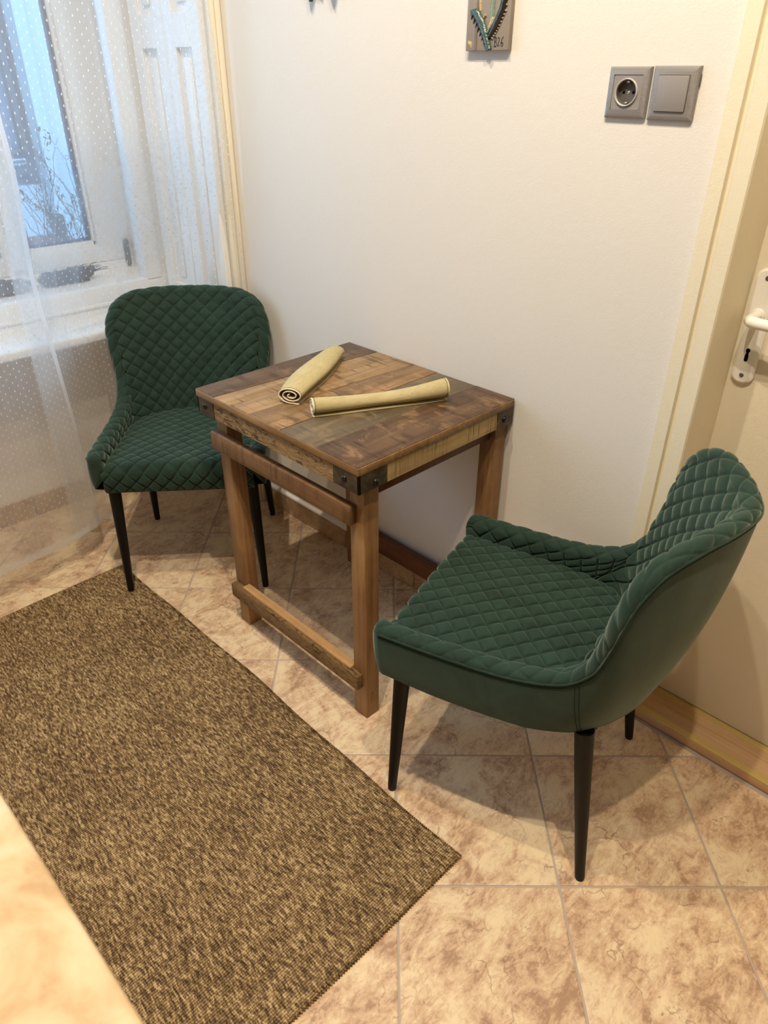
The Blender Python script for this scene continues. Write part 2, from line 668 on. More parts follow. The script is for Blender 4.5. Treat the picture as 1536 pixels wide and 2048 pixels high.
M['court_blue'] = m_wall('courtyard_shadow_wall', (.36, .40, .50))
M['court_door'] = simple('courtyard_door_paint', (.085, .098, .13), .6, .3)
M['court_dark'] = simple('courtyard_post', (.07, .075, .085), .6, .3)
M['ground'] = simple('courtyard_ground', (.5, .5, .5), .9, .2)
M['pot'] = simple('brown_planter', (.14, .06, .05), .8, .2, bump=(60, .5, .004))
M['twig'] = simple('dry_twig', (.10, .075, .07), .9, .1)
M['leaf'] = simple('dry_leaf', (.17, .125, .10), .9, .1)
M['grime'] = simple('grey_moss', (.085, .078, .08), .95, .1, bump=(160, .9, .01))
M['ceramic'] = m_wall('grey_glazed_ceramic', (.30, .255, .215))
M['glaze'] = simple('turquoise_glaze', (.050, .095, .085), .25, .6, bump=(140, .6, .003))
M['glaze_pale'] = simple('pale_green_glaze', (.20, .27, .205), .25, .6, bump=(140, .5, .003))
M['glaze_dark'] = simple('dark_brown_glaze', (.020, .015, .012), .22, .7, bump=(200, .5, .002))
M['glaze_ochre'] = simple('ochre_glaze', (.52, .36, .15), .25, .6, bump=(150, .6, .003))
M['stain'] = simple('brown_stain', (.17, .12, .075), .4, .5)
M['ink'] = simple('black_ink', (.008, .007, .007), .5, .3)
M['lamp'] = simple('lamp_white', (.8, .8, .8), .5, .4)


def emis(name, col, st):
    k = NT(name)
    e = k.n('ShaderNodeEmission')
    e.inputs[0].default_value = (*col, 1)
    e.inputs[1].default_value = st
    k.l(e.outputs[0], k.out.inputs['Surface'])
    return k.m


M['bulb'] = emis('lamp_glow', WARM, 8.0)

# ------------------------------------------------------------------ lamps of the room and added fill
def ceiling_spot(x, y, power, label):
    e = empty('ceiling_spotlight', (x, y, CEIL))
    tag(e, label, 'spotlight', 'recessed spots in the ceiling')
    lathe('rim', [(.028, -.006), (.036, -.010), (.045, -.007), (.046, -.001), (.028, -.001)], M['lamp'], e, 28)
    lathe('bulb', [(.001, -.004), (.026, -.004), (.026, -.002), (.001, -.002)], M['bulb'], e, 24)
    ld = bpy.data.lights.new('spot_light', 'SPOT')
    ld.spot_size = math.radians(140)
    ld.spot_blend = .5
    ld.energy = power
    ld.color = WARM
    ld.shadow_soft_size = .022
    lo = bpy.data.objects.new('spot_light', ld)
    COL.objects.link(lo)
    lo.parent = e
    lo.location = (0, 0, -.04)
    return e


for (x, y, p), l in zip(SPOTS, ('recessed ceiling spot above the wooden table', 'recessed ceiling spot between table and door', 'recessed ceiling spot in front of the door')):
    ceiling_spot(x, y, p, l)
for (x, y, p), l in zip(KITCHEN_FILL, ('added fill lamp behind the kitchen counter by the door side', 'added fill lamp behind the kitchen counter by the window side')):
    e = ceiling_spot(x, y, p, l)  # added fill lamp, built with the same fixture as the spots
    for ch in e.children:
        if ch.type == 'LIGHT':
            ch.data.shadow_soft_size = .35
            ch.data.color = (1.0, .94, .87)

# ------------------------------------------------------------------ room shell
XW = -1.69          # room face of the window wall
XP = -2.19          # parapet face inside the window niche
YN = -0.04          # side of the niche
YN2 = -1.55         # other side of the niche
XE, YF = 2.4, -3.0  # far ends of the room
DX0, DX1, DZ = -.222, .78, 2.08   # door opening outer edges


def struct(o, label=None):
    return tag(o, label, None, None, 'structure')


# back wall with the door opening
bm = bmesh.new()
bm_box(bm, (XW - .012, 0.0, 0), (DX0 + .01, .25, CEIL))
bm_box(bm, (DX0 + .01, 0.0, DZ - .02), (DX1 - .01, .25, CEIL))
bm_box(bm, (DX1 - .01, 0.0, 0), (XE, .25, CEIL))
wall_back = struct(from_bm('wall_back', bm, M['wall']), 'cream painted wall with the sockets and the door')
# window wall with deep niche
bm = bmesh.new()
bm_box(bm, (-2.42, YN, 0), (XW - .012, .25, CEIL))
bm_box(bm, (-2.42, YF, 0), (XW - .012, YN2, CEIL))
bm_box(bm, (-2.42, YN2, 2.45), (XW - .012, YN, CEIL))
wall_left = struct(from_bm('wall_left', bm, M['wall']), 'window wall with a deep niche behind the curtain')
wall_right = struct(box('wall_right', (XE, YF, 0), (XE + .2, .25, CEIL), M['far_wall']))
wall_front = struct(box('wall_front', (-2.42, YF - .2, 0), (XE + .2, YF, CEIL), M['far_wall']))
ceiling = struct(box('ceiling', (-2.42, YF - .2, CEIL), (XE + .2, .25, CEIL + .15), M['ceiling']))
parapet = struct(box('wall_parapet', (-2.42, YN2, 0), (XP, YN, .668), M['wall']), 'low white wall under the window sill')

# floor: bed of grout with separate tiles
floor = struct(box('floor', (-2.42, YF - .2, -.05), (XE + .2, .25, -.0022), M['grout']), 'floor of beige mottled tiles laid diagonally')
TS = .33
ANG = math.radians(-45.19)
OY = 1.5683310057350852


def t2w(i, j):
    X, J = i, -j
    return ((math.cos(ANG) * X + math.sin(ANG) * J) * TS, (-math.sin(ANG) * X + math.cos(ANG) * J - OY) * TS)


def clip(poly, a, b, c):
    """keep a*x+b*y<=c"""
    out = []
    for i in range(len(poly)):
        p, q = poly[i], poly[(i + 1) % len(poly)]
        dp, dq = a * p[0] + b * p[1] - c, a * q[0] + b * q[1] - c
        if dp <= 0:
            out.append(p)
        if dp * dq < 0:
            t = dp / (dp - dq)
            out.append((p[0] + t * (q[0] - p[0]), p[1] + t * (q[1] - p[1])))
    return out


def area(p):
    return .5 * sum(p[i][0] * p[(i + 1) % len(p)][1] - p[(i + 1) % len(p)][0] * p[i][1] for i in range(len(p)))


G = .0150
for i in range(-9, 7):
    for j in range(-9, 7):
        g = G / 2
        poly = [t2w(i + g / 1, j + g / 1), t2w(i + 1 - g, j + g), t2w(i + 1 - g, j + 1 - g), t2w(i + g, j + 1 - g)]
        poly = clip(poly, 0, 1, 0.0)
        poly = clip(poly, -1, 0, 2.188) if poly else poly
        poly = clip(poly, 0, -1, 1.9) if poly else poly
        poly = clip(poly, 1, 0, 1.3) if poly else poly
        if len(poly) < 3:
            continue
        A = area(poly)
        if abs(A) < 4e-5:
            continue
        if A < 0:
            poly = poly[::-1]
        cx = sum(p[0] for p in poly) / len(poly)
        cy = sum(p[1] for p in poly) / len(poly)
        loc = [(p[0] - cx, p[1] - cy) for p in poly]
        inn = []
        for p in loc:
            d = math.hypot(*p)
            s = max(0, d - .0028) / d if d > 1e-6 else 1
            inn.append((p[0] * s, p[1] * s))
        n = len(loc)
        V = [(x, y, -.006) for x, y in loc] + [(x, y, -.0009) for x, y in loc] + [(x, y, 0) for x, y in inn]
        F = [tuple(range(2 * n, 3 * n))]
        for q in range(n):
            r = (q + 1) % n
            F.append((q, r, n + r, n + q))
            F.append((n + q, n + r, 2 * n + r, 2 * n + q))
        from_py('tile', V, F, M['tile'], floor, loc=(cx, cy, 0))

# skirting tiles along the back wall and under the parapet
sk = struct(empty('baseboard_back', (0, 0, 0)), 'brown tile skirting along the cream wall')
xs = [XW + .0, -1.538, -1.215, -.892, -.569, -.246, DX0 + .001]
for a, b in zip(xs[:-1], xs[1:]):
    if b - a < .004:
        continue
    box('tile', (a + .0012, -.0085, .0005), (b - .0012, 0.0, .074), M['skirt_tile'], sk, .0015, 1)
bm = bmesh.new()
prism(bm, [(0.0, .074), (-.010, .075), (-.009, .081), (-.004, .085), (0.0, .086)], XW, DX0, 'x')
struct(from_bm('trim_1', bm, M['plaster'], None, True, 30), 'white plaster bead on top of the tile skirting')
sk2 = struct(empty('baseboard_left', (0, 0, 0)), 'brown tile skirting under the window niche')
y = YN - .001
while y > YN2 + .05:
    y2 = max(YN2, y - .323)
    box('tile', (XP, y2 + .0012, .0005), (XP + .0085, y - .0012, .078), M['skirt_tile'], sk2, .0015, 1)
    y = y2

# ------------------------------------------------------------------ casing and shutter box of the niche
cas = struct(empty('trim_2', (0, 0, 0)), 'cream wooden casing at the niche corner')
box('casing_board', (XW - .012, YN, 0), (XW + .006, -.0205, CEIL - .01), M['casing_paint'], cas, .002, 2)
box('casing_bead', (XW - .012, -.0185, 0), (XW + .010, -.002, CEIL - .01), M['casing_paint'], cas, .003, 2)

sh = struct(empty('trim_3', (0, 0, 0)), 'white panelled shutter leaves folded into the niche side')


def shutter(x0, x1, z0, z1, rails, name='shutter_leaf'):
    """leaf in the plane y = YN with recessed panels between stiles and rails"""
    bm = bmesh.new()
    sw = .052
    y0, y1 = YN - .022, YN - .001
    bm_box(bm, (x0, y0, z0), (x0 + sw, y1, z1), .002, 1)
    bm_box(bm, (x1 - sw, y0, z0), (x1, y1, z1), .002, 1)
    for a, b in rails:
        bm_box(bm, (x0 + sw - .001, y0, a), (x1 - sw + .001, y1, b), .002, 1)
    o = from_bm(name, bm, M['shutter_paint'], sh)
    zz = [r for r in rails]
    for (a, b), (c, d) in zip(zz[:-1], zz[1:]):
        bm = bmesh.new()
        X0, X1 = x0 + sw, x1 - sw
        bm_box(bm, (X0 - .002, YN - .008, b - .002), (X1 + .002, YN - .002, c + .002))
        bm_box(bm, (X0 + .022, YN - .016, b + .022), (X1 - .022, YN - .006, c - .022), .006, 2)
        from_bm('panel', bm, M['shutter_paint'], o, True, 40)
    return o


R_ = [(.70, .775), (1.475, 1.56), (2.36, 2.44)]
shutter(-2.088, -1.898, .70, 2.44, R_)
shutter(-1.894, -1.704, .70, 2.44, R_)

# ------------------------------------------------------------------ window (inner frame, deep box, outer sashes)
win = struct(empty('window_1', (0, 0, 0)), 'white double window with deep box behind the sheer curtain')
XI = -2.10
WP = M['window_paint']
# sill board
bm = bmesh.new()
bm_box(bm, (XI - .02, YN2, .672), (-1.925, YN - .001, .698), .0)
bm_box(bm, (-1.935, YN2, .668), (-1.915, YN - .001, .6985), .008, 3)
o = from_bm('window_sill', bm, WP, win, True, 40)
# inner frame bottom board with bead
bm = bmesh.new()
bm_box(bm, (XI - .05, YN2, .698), (XI - .008, YN - .001, .727))
bm_box(bm, (XI - .05, YN2, .725), (XI, YN - .001, .788), .003, 2)
bm_box(bm, (XI - .02, YN2, .723), (XI + .006, YN - .001, .735), .004, 2)
o = from_bm('frame_board', bm, WP, win, True, 40)
# right jamb of the inner frame
bm = bmesh.new()
bm_box(bm, (XI - .05, -.135, .78), (XI, -.074, 2.40), .003, 2)
bm_box(bm, (XI - .05, -.078, .70), (XI - .012, YN - .001, 2.40), .002, 1)
o = from_bm('frame_jamb', bm, WP, win, True, 40)
bm = bmesh.new()
bm_box(bm, (XI - .05, YN2, .78), (XI, YN2 + .09, 2.40), .003, 2)
from_bm('frame_jamb', bm, WP, win, True, 40)
bm = bmesh.new()
bm_box(bm, (XI - .05, YN2, 2.39), (XI, YN - .001, 2.45), .003, 2)
from_bm('frame_head', bm, WP, win, True, 40)
# box floor and sides
bm = bmesh.new()
bm_box(bm, (-2.42, YN2, .66), (XI - .002, YN - .001, .782), .002, 1)
bm_box(bm, (-2.42, -1.52, .781), (-2.353, -.045, .8115), .002, 1)
from_bm('box_floor', bm, WP, win, True, 40)
bm = bmesh.new()
vs = prism(bm, [(XI - .048, -.135), (-2.355, -.045), (-2.42, -.045), (-2.42, YN), (XI - .048, YN)], .78, 2.40, 'z')
from_bm('box_side', bm, WP, win)
bm = bmesh.new()
bm_box(bm, (-2.42, YN2, 2.40), (XI - .05, YN - .001, 2.45))
from_bm('box_head', bm, WP, win)
XS = -2.35
# outer fixed frame
bm = bmesh.new()
bm_box(bm, (-2.42, -.068, .80), (-2.362, -.042, 2.40), .003, 2)
from_bm('outer_frame', bm, WP, win, True, 40)


def sash(y0, y1, r, l, name='sash'):
    """sash between y0 (left) and y1 (right) with right stile r, left stile l"""
    z0, z1 = .812, 2.38
    bm = bmesh.new()
    bm_box(bm, (XS - .055, y1 - r, z0), (XS, y1, z1), .004, 2)
    bm_box(bm, (XS - .055, y0, z0), (XS, y0 + l, z1), .004, 2)
    bm_box(bm, (XS - .055, y0 + l - .002, z0), (XS, y1 - r + .002, z0 + .062), .004, 2)
    bm_box(bm, (XS - .055, y0 + l - .002, z1 - .07), (XS, y1 - r + .002, z1), .004, 2)
    # sloped glazing bead
    for (a, b) in ((y1 - r - .012, y1 - r), (y0 + l, y0 + l + .012)):
        bm_box(bm, (XS - .045, a, z0 + .06), (XS - .012, b, z1 - .07), .003, 1)
    bm_box(bm, (XS - .045, y0 + l, z0 + .06), (XS - .012, y1 - r, z0 + .076), .003, 1)
    o = from_bm(name, bm, WP, win, True, 40)
    box('pane', (XS - .036, y0 + l, z0 + .06), (XS - .032, y1 - r, z1 - .07), M['glass'], o)
    bm = bmesh.new()
    for (a, b) in ((y1 - r - .021, y1 - r - .012), (y0 + l + .012, y0 + l + .018)):
        bm_box(bm, (XS - .046, a, z0 + .07), (XS - .022, b, z1 - .07))
    bm_box(bm, (XS - .046, y0 + l + .012, z0 + .076), (XS - .022, y1 - r - .012, z0 + .084))
    from_bm('gasket', bm, M['gasket'], o)
    return o


s1 = sash(-.475, -.07, .110, .045)
s2 = sash(-1.02, -.479, .040, .110)
bm = bmesh.new()
bm_box(bm, (XS - .002, -.495, .83), (XS + .016, -.452, 2.37), .005, 2)
from_bm('meeting_strip', bm, WP, win, True, 40)
bm = bmesh.new()
V, F = lathe_data([(.007, 0), (.0085, .003), (.0085, .092), (.007, .095)], 16, 'z', (XS + .004, -.072, .785))
vs = [bm.verts.new(tuple(v)) for v in V]
for f in F:
    bm.faces.new([vs[i] for i in f])
bm_box(bm, (XS - .004, -.084, .80), (XS + .006, -.074, .875), .002, 1)
from_bm('hinge', bm, M['hinge'], win, True, 40)

# grey moss roll and dry grass lying in the window box
def lumpy_roll(name, p0, p1, r, label, cat, group):
    n, m = 40, 14
    V, F = [], []
    p0, p1 = np.array(p0), np.array(p1)
    ax = (p1 - p0) / np.linalg.norm(p1 - p0)
    side = np.cross(ax, (0, 0, 1))
    for i in range(n):
        t = i / (n - 1)
        rr = r * (min(1, 6 * t + .35) * min(1, 5 * (1 - t) + .3))
        for k in range(m):
            w = 2 * math.pi * k / m
            q = rr * (1 + .16 * RNG.standard_normal())
            V.append(p0 + (p1 - p0) * t + side * q * 1.5 * math.cos(w) + np.array((0, 0, max(-r * .98, q * math.sin(w)))))
    for i in range(n - 1):
        for k in range(m):
            F.append((i * m + k, i * m + (k + 1) % m, (i + 1) * m + (k + 1) % m, (i + 1) * m + k))
    F.append(tuple(range(m))[::-1])
    F.append(tuple((n - 1) * m + k for k in range(m)))
    o = from_py(name, V, F, M['grime'], None, True, 60)
    return tag(o, label, cat, group)


lumpy_roll('draught_roll', (-2.235, -.86, .806), (-2.235, -.475, .806), .023, 'dark grey lumpy draught roll in the window box, left of the curtain hem', 'draught stopper', None)
o = lumpy_roll('moss_bundle', (-2.25, -.455, .806), (-2.25, -.262, .806), .022, 'grey dried moss bundle in the window box under the right sash', 'moss', None)
paths = []
for q in range(46):
    b = np.array((-2.25 + RNG.uniform(-.02, .02), RNG.uniform(-.33, -.26), .80 + RNG.uniform(0, .02)))
    d = np.array((RNG.uniform(-.02, .02), RNG.uniform(.02, .05), RNG.uniform(.0, .022)))
    paths.append([b, b + d * .5 + (0, 0, .004), b + d])
tubes('dry_stem', paths, .0012, M['grime'], o, 4)

# ------------------------------------------------------------------ courtyard seen through the pane
yard = struct(box('courtyard_ground', (-7.0, -3.0, -.1), (-2.43, 4.0, .0), M['ground']))
yw = struct(box('courtyard_wall', (-4.75, .60, 0.0), (-4.5, 4.0, 2.6), M['court_wall']), 'pale courtyard wall outside the window')
struct(box('courtyard_pilaster', (-4.72, .535, 0.0), (-4.47, .60, 2.6), M['court_wall']))
struct(box('courtyard_low_wall', (-4.78, -3.0, 0.0), (-4.55, .54, .82), M['court_wall']))
cd = tag(empty('courtyard_door', (0, 0, 0)), 'grey blue door with a letter slot across the courtyard', 'door')
box('door_leaf', (-4.72, -.9, .82), (-4.62, .54, 2.6), M['court_door'], cd)
box('door_post', (-4.63, .46, 1.0), (-4.59, .50, 2.6), M['court_dark'], cd, .004, 1)
box('door_rail', (-4.63, -.2, .99), (-4.595, .46, 1.02), M['court_dark'], cd, .004, 1)
lt = box('letter_slot', (-4.63, .385, .93), (-4.60, .475, .965), M['court_wall'], cd, .004, 1)
box('slot', (-4.60, .395, .94), (-4.598, .465, .955), M['court_dark'], lt)
box('door_panel', (-4.63, .30, .86), (-4.605, .49, .875), M['court_dark'], cd, .004, 1)

pl_ = tag(empty('window_planter', (-2.66, -.24, .70)), 'brown planter of dry twigs outside the window', 'planter')
bm = bmesh.new()
bm_box(bm, (-.07, -.13, .0), (.07, .075, .165), .012, 2)
from_bm('planter_box', bm, M['pot'], pl_, True, 40)
bm = bmesh.new()
bm_box(bm, (-.02, .03, .15), (.03, .075, .245), .01, 2)
from_bm('stump', bm, M['twig'], pl_, True, 40)
paths, rads, leaves = [], [], []
for q in range(46):
    bx, by = RNG.uniform(-.05, .05), RNG.uniform(-.02, .24)
    h = RNG.uniform(.18, .46) if q > 20 else RNG.uniform(.12, .3)
    lean = RNG.uniform(-.16, .12)
    pts = []
    for s in range(7):
        t = s / 6
        pts.append((bx + .05 * t * RNG.uniform(-1, 1), by + lean * t * t + .008 * RNG.standard_normal(), .10 + h * t))
    paths.append(pts)
    rads.append([.0020 * (1 - .65 * s / 6) for s in range(7)])
    if RNG.random() < .6:
        leaves.append(pts[-1])
        leaves.append(pts[-2])
V, F = [], []
for p, r in zip(paths, rads):
    v, f = tube_data(p, r, 4)
    o0 = len(V)
    V += v
    F += [tuple(a + o0 for a in q) for q in f]
tw = from_py('twigs', V, F, M['twig'], pl_, True, 60)
tw['kind'] = 'stuff'
V, F = [], []
for p in leaves:
    for q in range(4):
        c = np.array(p) + RNG.uniform(-.018, .018, 3)
        d = RNG.standard_normal(3)
        d /= np.linalg.norm(d)
        e = np.cross(d, (0, 0, 1.0))
        e /= np.linalg.norm(e) + 1e-9
        L, Wd = .012, .005
        o0 = len(V)
        V += [c - d * L, c + e * Wd, c + d * L, c - e * Wd, c + np.cross(d, e) * .002]
        F += [(o0, o0 + 1, o0 + 4), (o0 + 1, o0 + 2, o0 + 4), (o0 + 2, o0 + 3, o0 + 4), (o0 + 3, o0, o0 + 4)]
lf = from_py('dry_leaves', V, F, M['leaf'], pl_)
lf['kind'] = 'stuff'
struct(box('window_ledge', (-2.80, -1.6, .62), (-2.43, 0.2, .70), M['ground']))

# ------------------------------------------------------------------ door in the back wall
fr = struct(empty('door_1', (0, 0, 0)), 'cream door with white lever handle and brass edged threshold')
FP = M['frame_paint']


def door_frame_side(x_out, sgn, name):
    """left jamb when sgn=+1"""
    X = lambda d: x_out + sgn * d
    bm = bmesh.new()
    pts = [(X(0), .0), (X(0), -.012), (X(.0255), -.012), (X(.0265), -.010), (X(.0275), -.003), (X(.0345), -.003),
           (X(.0365), -.010), (X(.039), -.0125), (X(.0665), -.0125), (X(.069), -.009), (X(.069), .122), (X(.045), .135), (X(.045), .25), (X(.011), .25), (X(.011), .0)]
    prism(bm, pts, 0.0, DZ, 'z')
    return from_bm(name, bm, FP, fr)


door_frame_side(DX0, 1, 'frame_jamb')
door_frame_side(DX1, -1, 'frame_jamb')
bm = bmesh.new()
prism(bm, [(-.012, DZ), (-.012, DZ - .0255), (-.003, DZ - .0275), (-.003, DZ - .0345), (-.0125, DZ - .039), (-.0125, DZ - .0665),
           (.122, DZ - .069), (.135, DZ - .045), (.25, DZ - .045), (.25, DZ)], DX0 + .06, DX1 - .06, 'x')
from_bm('frame_head', bm, FP, fr)
# leaf
bm = bmesh.new()
YD = .122
bm_box(bm, (DX0 + .0665, YD, .027), (DX1 - .0665, YD + .042, DZ - .066), .004, 2)
leaf = from_bm('door_leaf', bm, M['door_paint'], fr, True, 40)
# back plate with keyhole
px0, px1, pz0, pz1 = -.1455, -.1015, .880, 1.105
bm = bmesh.new()
pts = []
rr_, n_ = .018, 8
for cx, cz, a0 in ((px1 - rr_, pz1 - rr_, 0), (px0 + rr_, pz1 - rr_, 90), (px0 + rr_, pz0 + rr_, 180), (px1 - rr_, pz0 + rr_, 270)):
    for q in range(n_ + 1):
        a = math.radians(a0 + 90 * q / n_)
        pts.append((cx + rr_ * math.cos(a), cz + rr_ * math.sin(a)))
a = [bm.verts.new((p[0], YD, p[1])) for p in pts]
b = [bm.verts.new((p[0], YD - .006, p[1])) for p in pts]
cxm, czm = (px0 + px1) / 2, (pz0 + pz1) / 2
c = [bm.verts.new((cxm + (p[0] - cxm) * .80, YD - .0095, czm + (p[1] - czm) * .965)) for p in pts]
N = len(pts)
for i in range(N):
    j = (i + 1) % N
    bm.faces.new((a[i], a[j], b[j], b[i]))
    bm.faces.new((b[i], b[j], c[j], c[i]))
bm.faces.new(c)
plate = from_bm('back_plate', bm, M['handle'], fr, True, 35)
yp = YD - .0095
bm = bmesh.new()
pts = []
for q in range(24):
    a_ = 2 * math.pi * q / 24
    pts.append((cxm + .0042 * math.cos(a_), .948 + .0042 * math.sin(a_)))
prism(bm, pts, yp - .0006, yp + .001, 'y')
prism(bm, [(cxm - .0025, .947), (cxm + .0025, .947), (cxm + .0025, .940), (cxm + .0036, .938), (cxm + .0036, .928), (cxm + .0018, .9255), (cxm - .0018, .9255), (cxm - .0036, .928), (cxm - .0036, .938), (cxm - .0025, .940)], yp - .0006, yp + .001, 'y')
from_bm('keyhole', bm, M['hole'], plate)
for z in (.897, 1.088):
    lathe('screw', [(.0045, 0), (.0045, .0006), (.0036, .0016), (.0012, .0018)], M['hinge'], plate, 16, 'y', (cxm, yp, z))
lathe('handle_rosette', [(.0135, 0), (.0135, .002), (.012, .004), (.011, .0045)], M['handle'], plate, 24, 'y', (cxm, yp, 1.018))
hp = [(cxm, YD - .008, 1.018), (cxm, YD - .025, 1.018), (cxm - .0005, YD - .040, 1.0175), (cxm + .0005, YD - .050, 1.017), (cxm + .006, YD - .0565, 1.0165), (cxm + .016, YD - .0585, 1.016),
      (cxm + .035, YD - .0585, 1.0155), (cxm + .06, YD - .0575, 1.015), (cxm + .09, YD - .056, 1.015), (cxm + .112, YD - .053, 1.0155), (cxm + .124, YD - .050, 1.0165), (cxm + .129, YD - .049, 1.017)]
tube('handle_lever', hp, [.0095, .0095, .0098, .0102, .0108, .0108, .0104, .0102, .0102, .0100, .0085, .004], M['handle'], fr, 16)
# threshold
th = struct(empty('door_threshold', (0, 0, 0)), 'light beech threshold with two brass strips under the door')
box('threshold_board', (DX0 + .012, .0115, .0), (DX1 - .012, .16, .026), M['sill_wood'], th, .002, 2)
f1 = box('brass_strip', (DX0 + .06, .0112, .0245), (DX1 - .06, .031, .0275), M['brass'], th, .0008, 1)
f2 = box('brass_strip', (DX0 + .07, .104, .0245), (DX1 - .07, .1215, .0275), M['brass'], th, .0008, 1)
for par, yy, x0 in ((f1, .021, -.085), (f2, .113, -.045)):
    x = x0
    while x < .65:
        lathe('screw', [(.0026, 0), (.0026, .0004), (.0018, .0010), (.0006, .0011)], M['brass'], par, 12, 'z', (x, yy, .0275))
        x += .115

# ------------------------------------------------------------------ socket and switch
def plate_frame(name, x0, x1, z0, z1, ix0, ix1, iz0, iz1, parent):
    """convex bevelled cover frame on the wall y=0 with a square window"""
    bm = bmesh.new()
    rings = [(0.0, 0.0, 0.0), (0.0, .0045, 0.0), (.0022, .0075, 0.0), (.009, .0100, 0.0), (1.0, .0108, 0.0), (1.0, .006, 0)]
    loops = []
    for s, d, _ in rings:
        ax0 = x0 + (ix0 - x0) * min(1, s / .012 if s < 1 else 1) if s < 1 else ix0
        if s < 1:
            ax0, ax1, az0, az1 = x0 + s, x1 - s, z0 + s, z1 - s
        else:
            ax0, ax1, az0, az1 = ix0, ix1, iz0, iz1
        loops.append([bm.verts.new((ax0, -d, az0)), bm.verts.new((ax1, -d, az0)), bm.verts.new((ax1, -d, az1)), bm.verts.new((ax0, -d, az1))])
    for A_, B_ in zip(loops[:-1], loops[1:]):
        for i in range(4):
            j = (i + 1) % 4
            bm.faces.new((A_[i], A_[j], B_[j], B_[i]))
    return from_bm(name, bm, M['plate'], parent, True, 20)


so = tag(empty('wall_socket', (0, 0, 0)), 'grey square wall socket with one round power outlet', 'socket')
X0, X1, Z0, Z1 = -.4485, -.3670, 1.3465, 1.4275
plate_frame('cover_frame', X0, X1, Z0, Z1, X0 + .0125, X1 - .0125, Z0 + .0135, Z1 - .0125, so)
cx, cz = (X0 + X1) / 2, (Z0 + Z1) / 2 + .0005
# insert with round well
bm = bmesh.new()
n = 40
sq, c1 = [], []
hx, hz = (X1 - X0) / 2 - .0128, (Z1 - Z0) / 2 - .0133
for q in range(n):
    a_ = 2 * math.pi * q / n
    ca, sa = math.cos(a_), math.sin(a_)
    s = 1 / max(abs(ca) / hx, abs(sa) / hz)
    sq.append(bm.verts.new((cx + ca * s, -.0098, cz + sa * s)))
    c1.append(bm.verts.new((cx + .0225 * ca, -.0098, cz + .0225 * sa)))
for q in range(n):
    r = (q + 1) % n
    bm.faces.new((sq[q], sq[r], c1[r], c1[q]))
ins = from_bm('insert', bm, M['plate_flat'], so)
lathe('socket_rim', [(.0225, .0095), (.0222, .0122), (.0212, .0132), (.0200, .0125), (.0195, .010)], M['socket_rim'], ins, 40, 'y', (cx, 0, cz))
well = lathe('well', [(.0198, .0115), (.0192, .0040), (.0185, .0016), (.001, .0014)], M['socket_dark'], ins, 40, 'y', (cx, 0, cz))
# remove the cap closing the mouth of the rim and the well
for o in list(ins.children):
    me = o.data
    bm = bmesh.new()
    bm.from_mesh(me)
    big = [f for f in bm.faces if len(f.verts) > 20]
    if o.name.startswith('socket_rim'):
        bmesh.ops.delete(bm, geom=big, context='FACES_ONLY')
    else:
        big = [f for f in big if f.calc_center_median().y < -.008]
        bmesh.ops.delete(bm, geom=big, context='FACES_ONLY')
    bm.to_mesh(me)
    bm.free()
for dx in (-.0095, .0095):
    lathe('pin_hole', [(.0026, .0014), (.0026, .0020), (.0005, .0021)], M['hole'], ins, 16, 'y', (cx + dx, 0, cz))
box('centre_screw', (cx - .0022, -.0024, cz - .0022), (cx + .0022, -.0014, cz + .0022), M['steel'], ins, .0008, 1)
for s in (-1, 1):
    box('earth_clip', (cx - .003, -.0085, cz + s * .0165 - .0016), (cx + .003, -.002, cz + s * .0165 + .0016), M['steel'], ins, .0006, 1)

sw = tag(empty('light_switch', (0, 0, 0)), 'grey square light switch beside the socket, nearest the door', 'switch')
X0, X1, Z0, Z1 = -.3625, -.2785, 1.3455, 1.4285
plate_frame('cover_frame', X0, X1, Z0, Z1, X0 + .0135, X1 - .0135, Z0 + .0135, Z1 - .0135, sw)
bm = bmesh.new()
bm_box(bm, (X0 + .0143, -.013, Z0 + .0143), (X1 - .0143, -.004, Z1 - .0143), .0012, 2)
for v in bm.verts:
    if v.co.y < -.008:
        v.co.y -= .0016 * (v.co.z - Z0) / (Z1 - Z0)
from_bm('rocker', bm, M['plate_flat'], sw, True, 40)
box('rear_clip', (X1 - .001, -.004, Z1 - .030), (X1 + .0015, -.0005, Z1 - .012), M['socket_dark'], sw, .0005, 1)

# ------------------------------------------------------------------ ceramic plaque and hanging ornament
pq = tag(empty('ceramic_plaque', (-.733, 0, 1.455)), 'grey ceramic relief plaque with green leaves and black initials', 'plaque')
PW, PH = .1085, .19
bm = bmesh.new()
bm_box(bm, (-PW / 2, -.013, 0), (PW / 2, -.001, PH), .0015, 2)
from_bm('tablet', bm, M['ceramic'], pq, True, 40)
yf = -.013


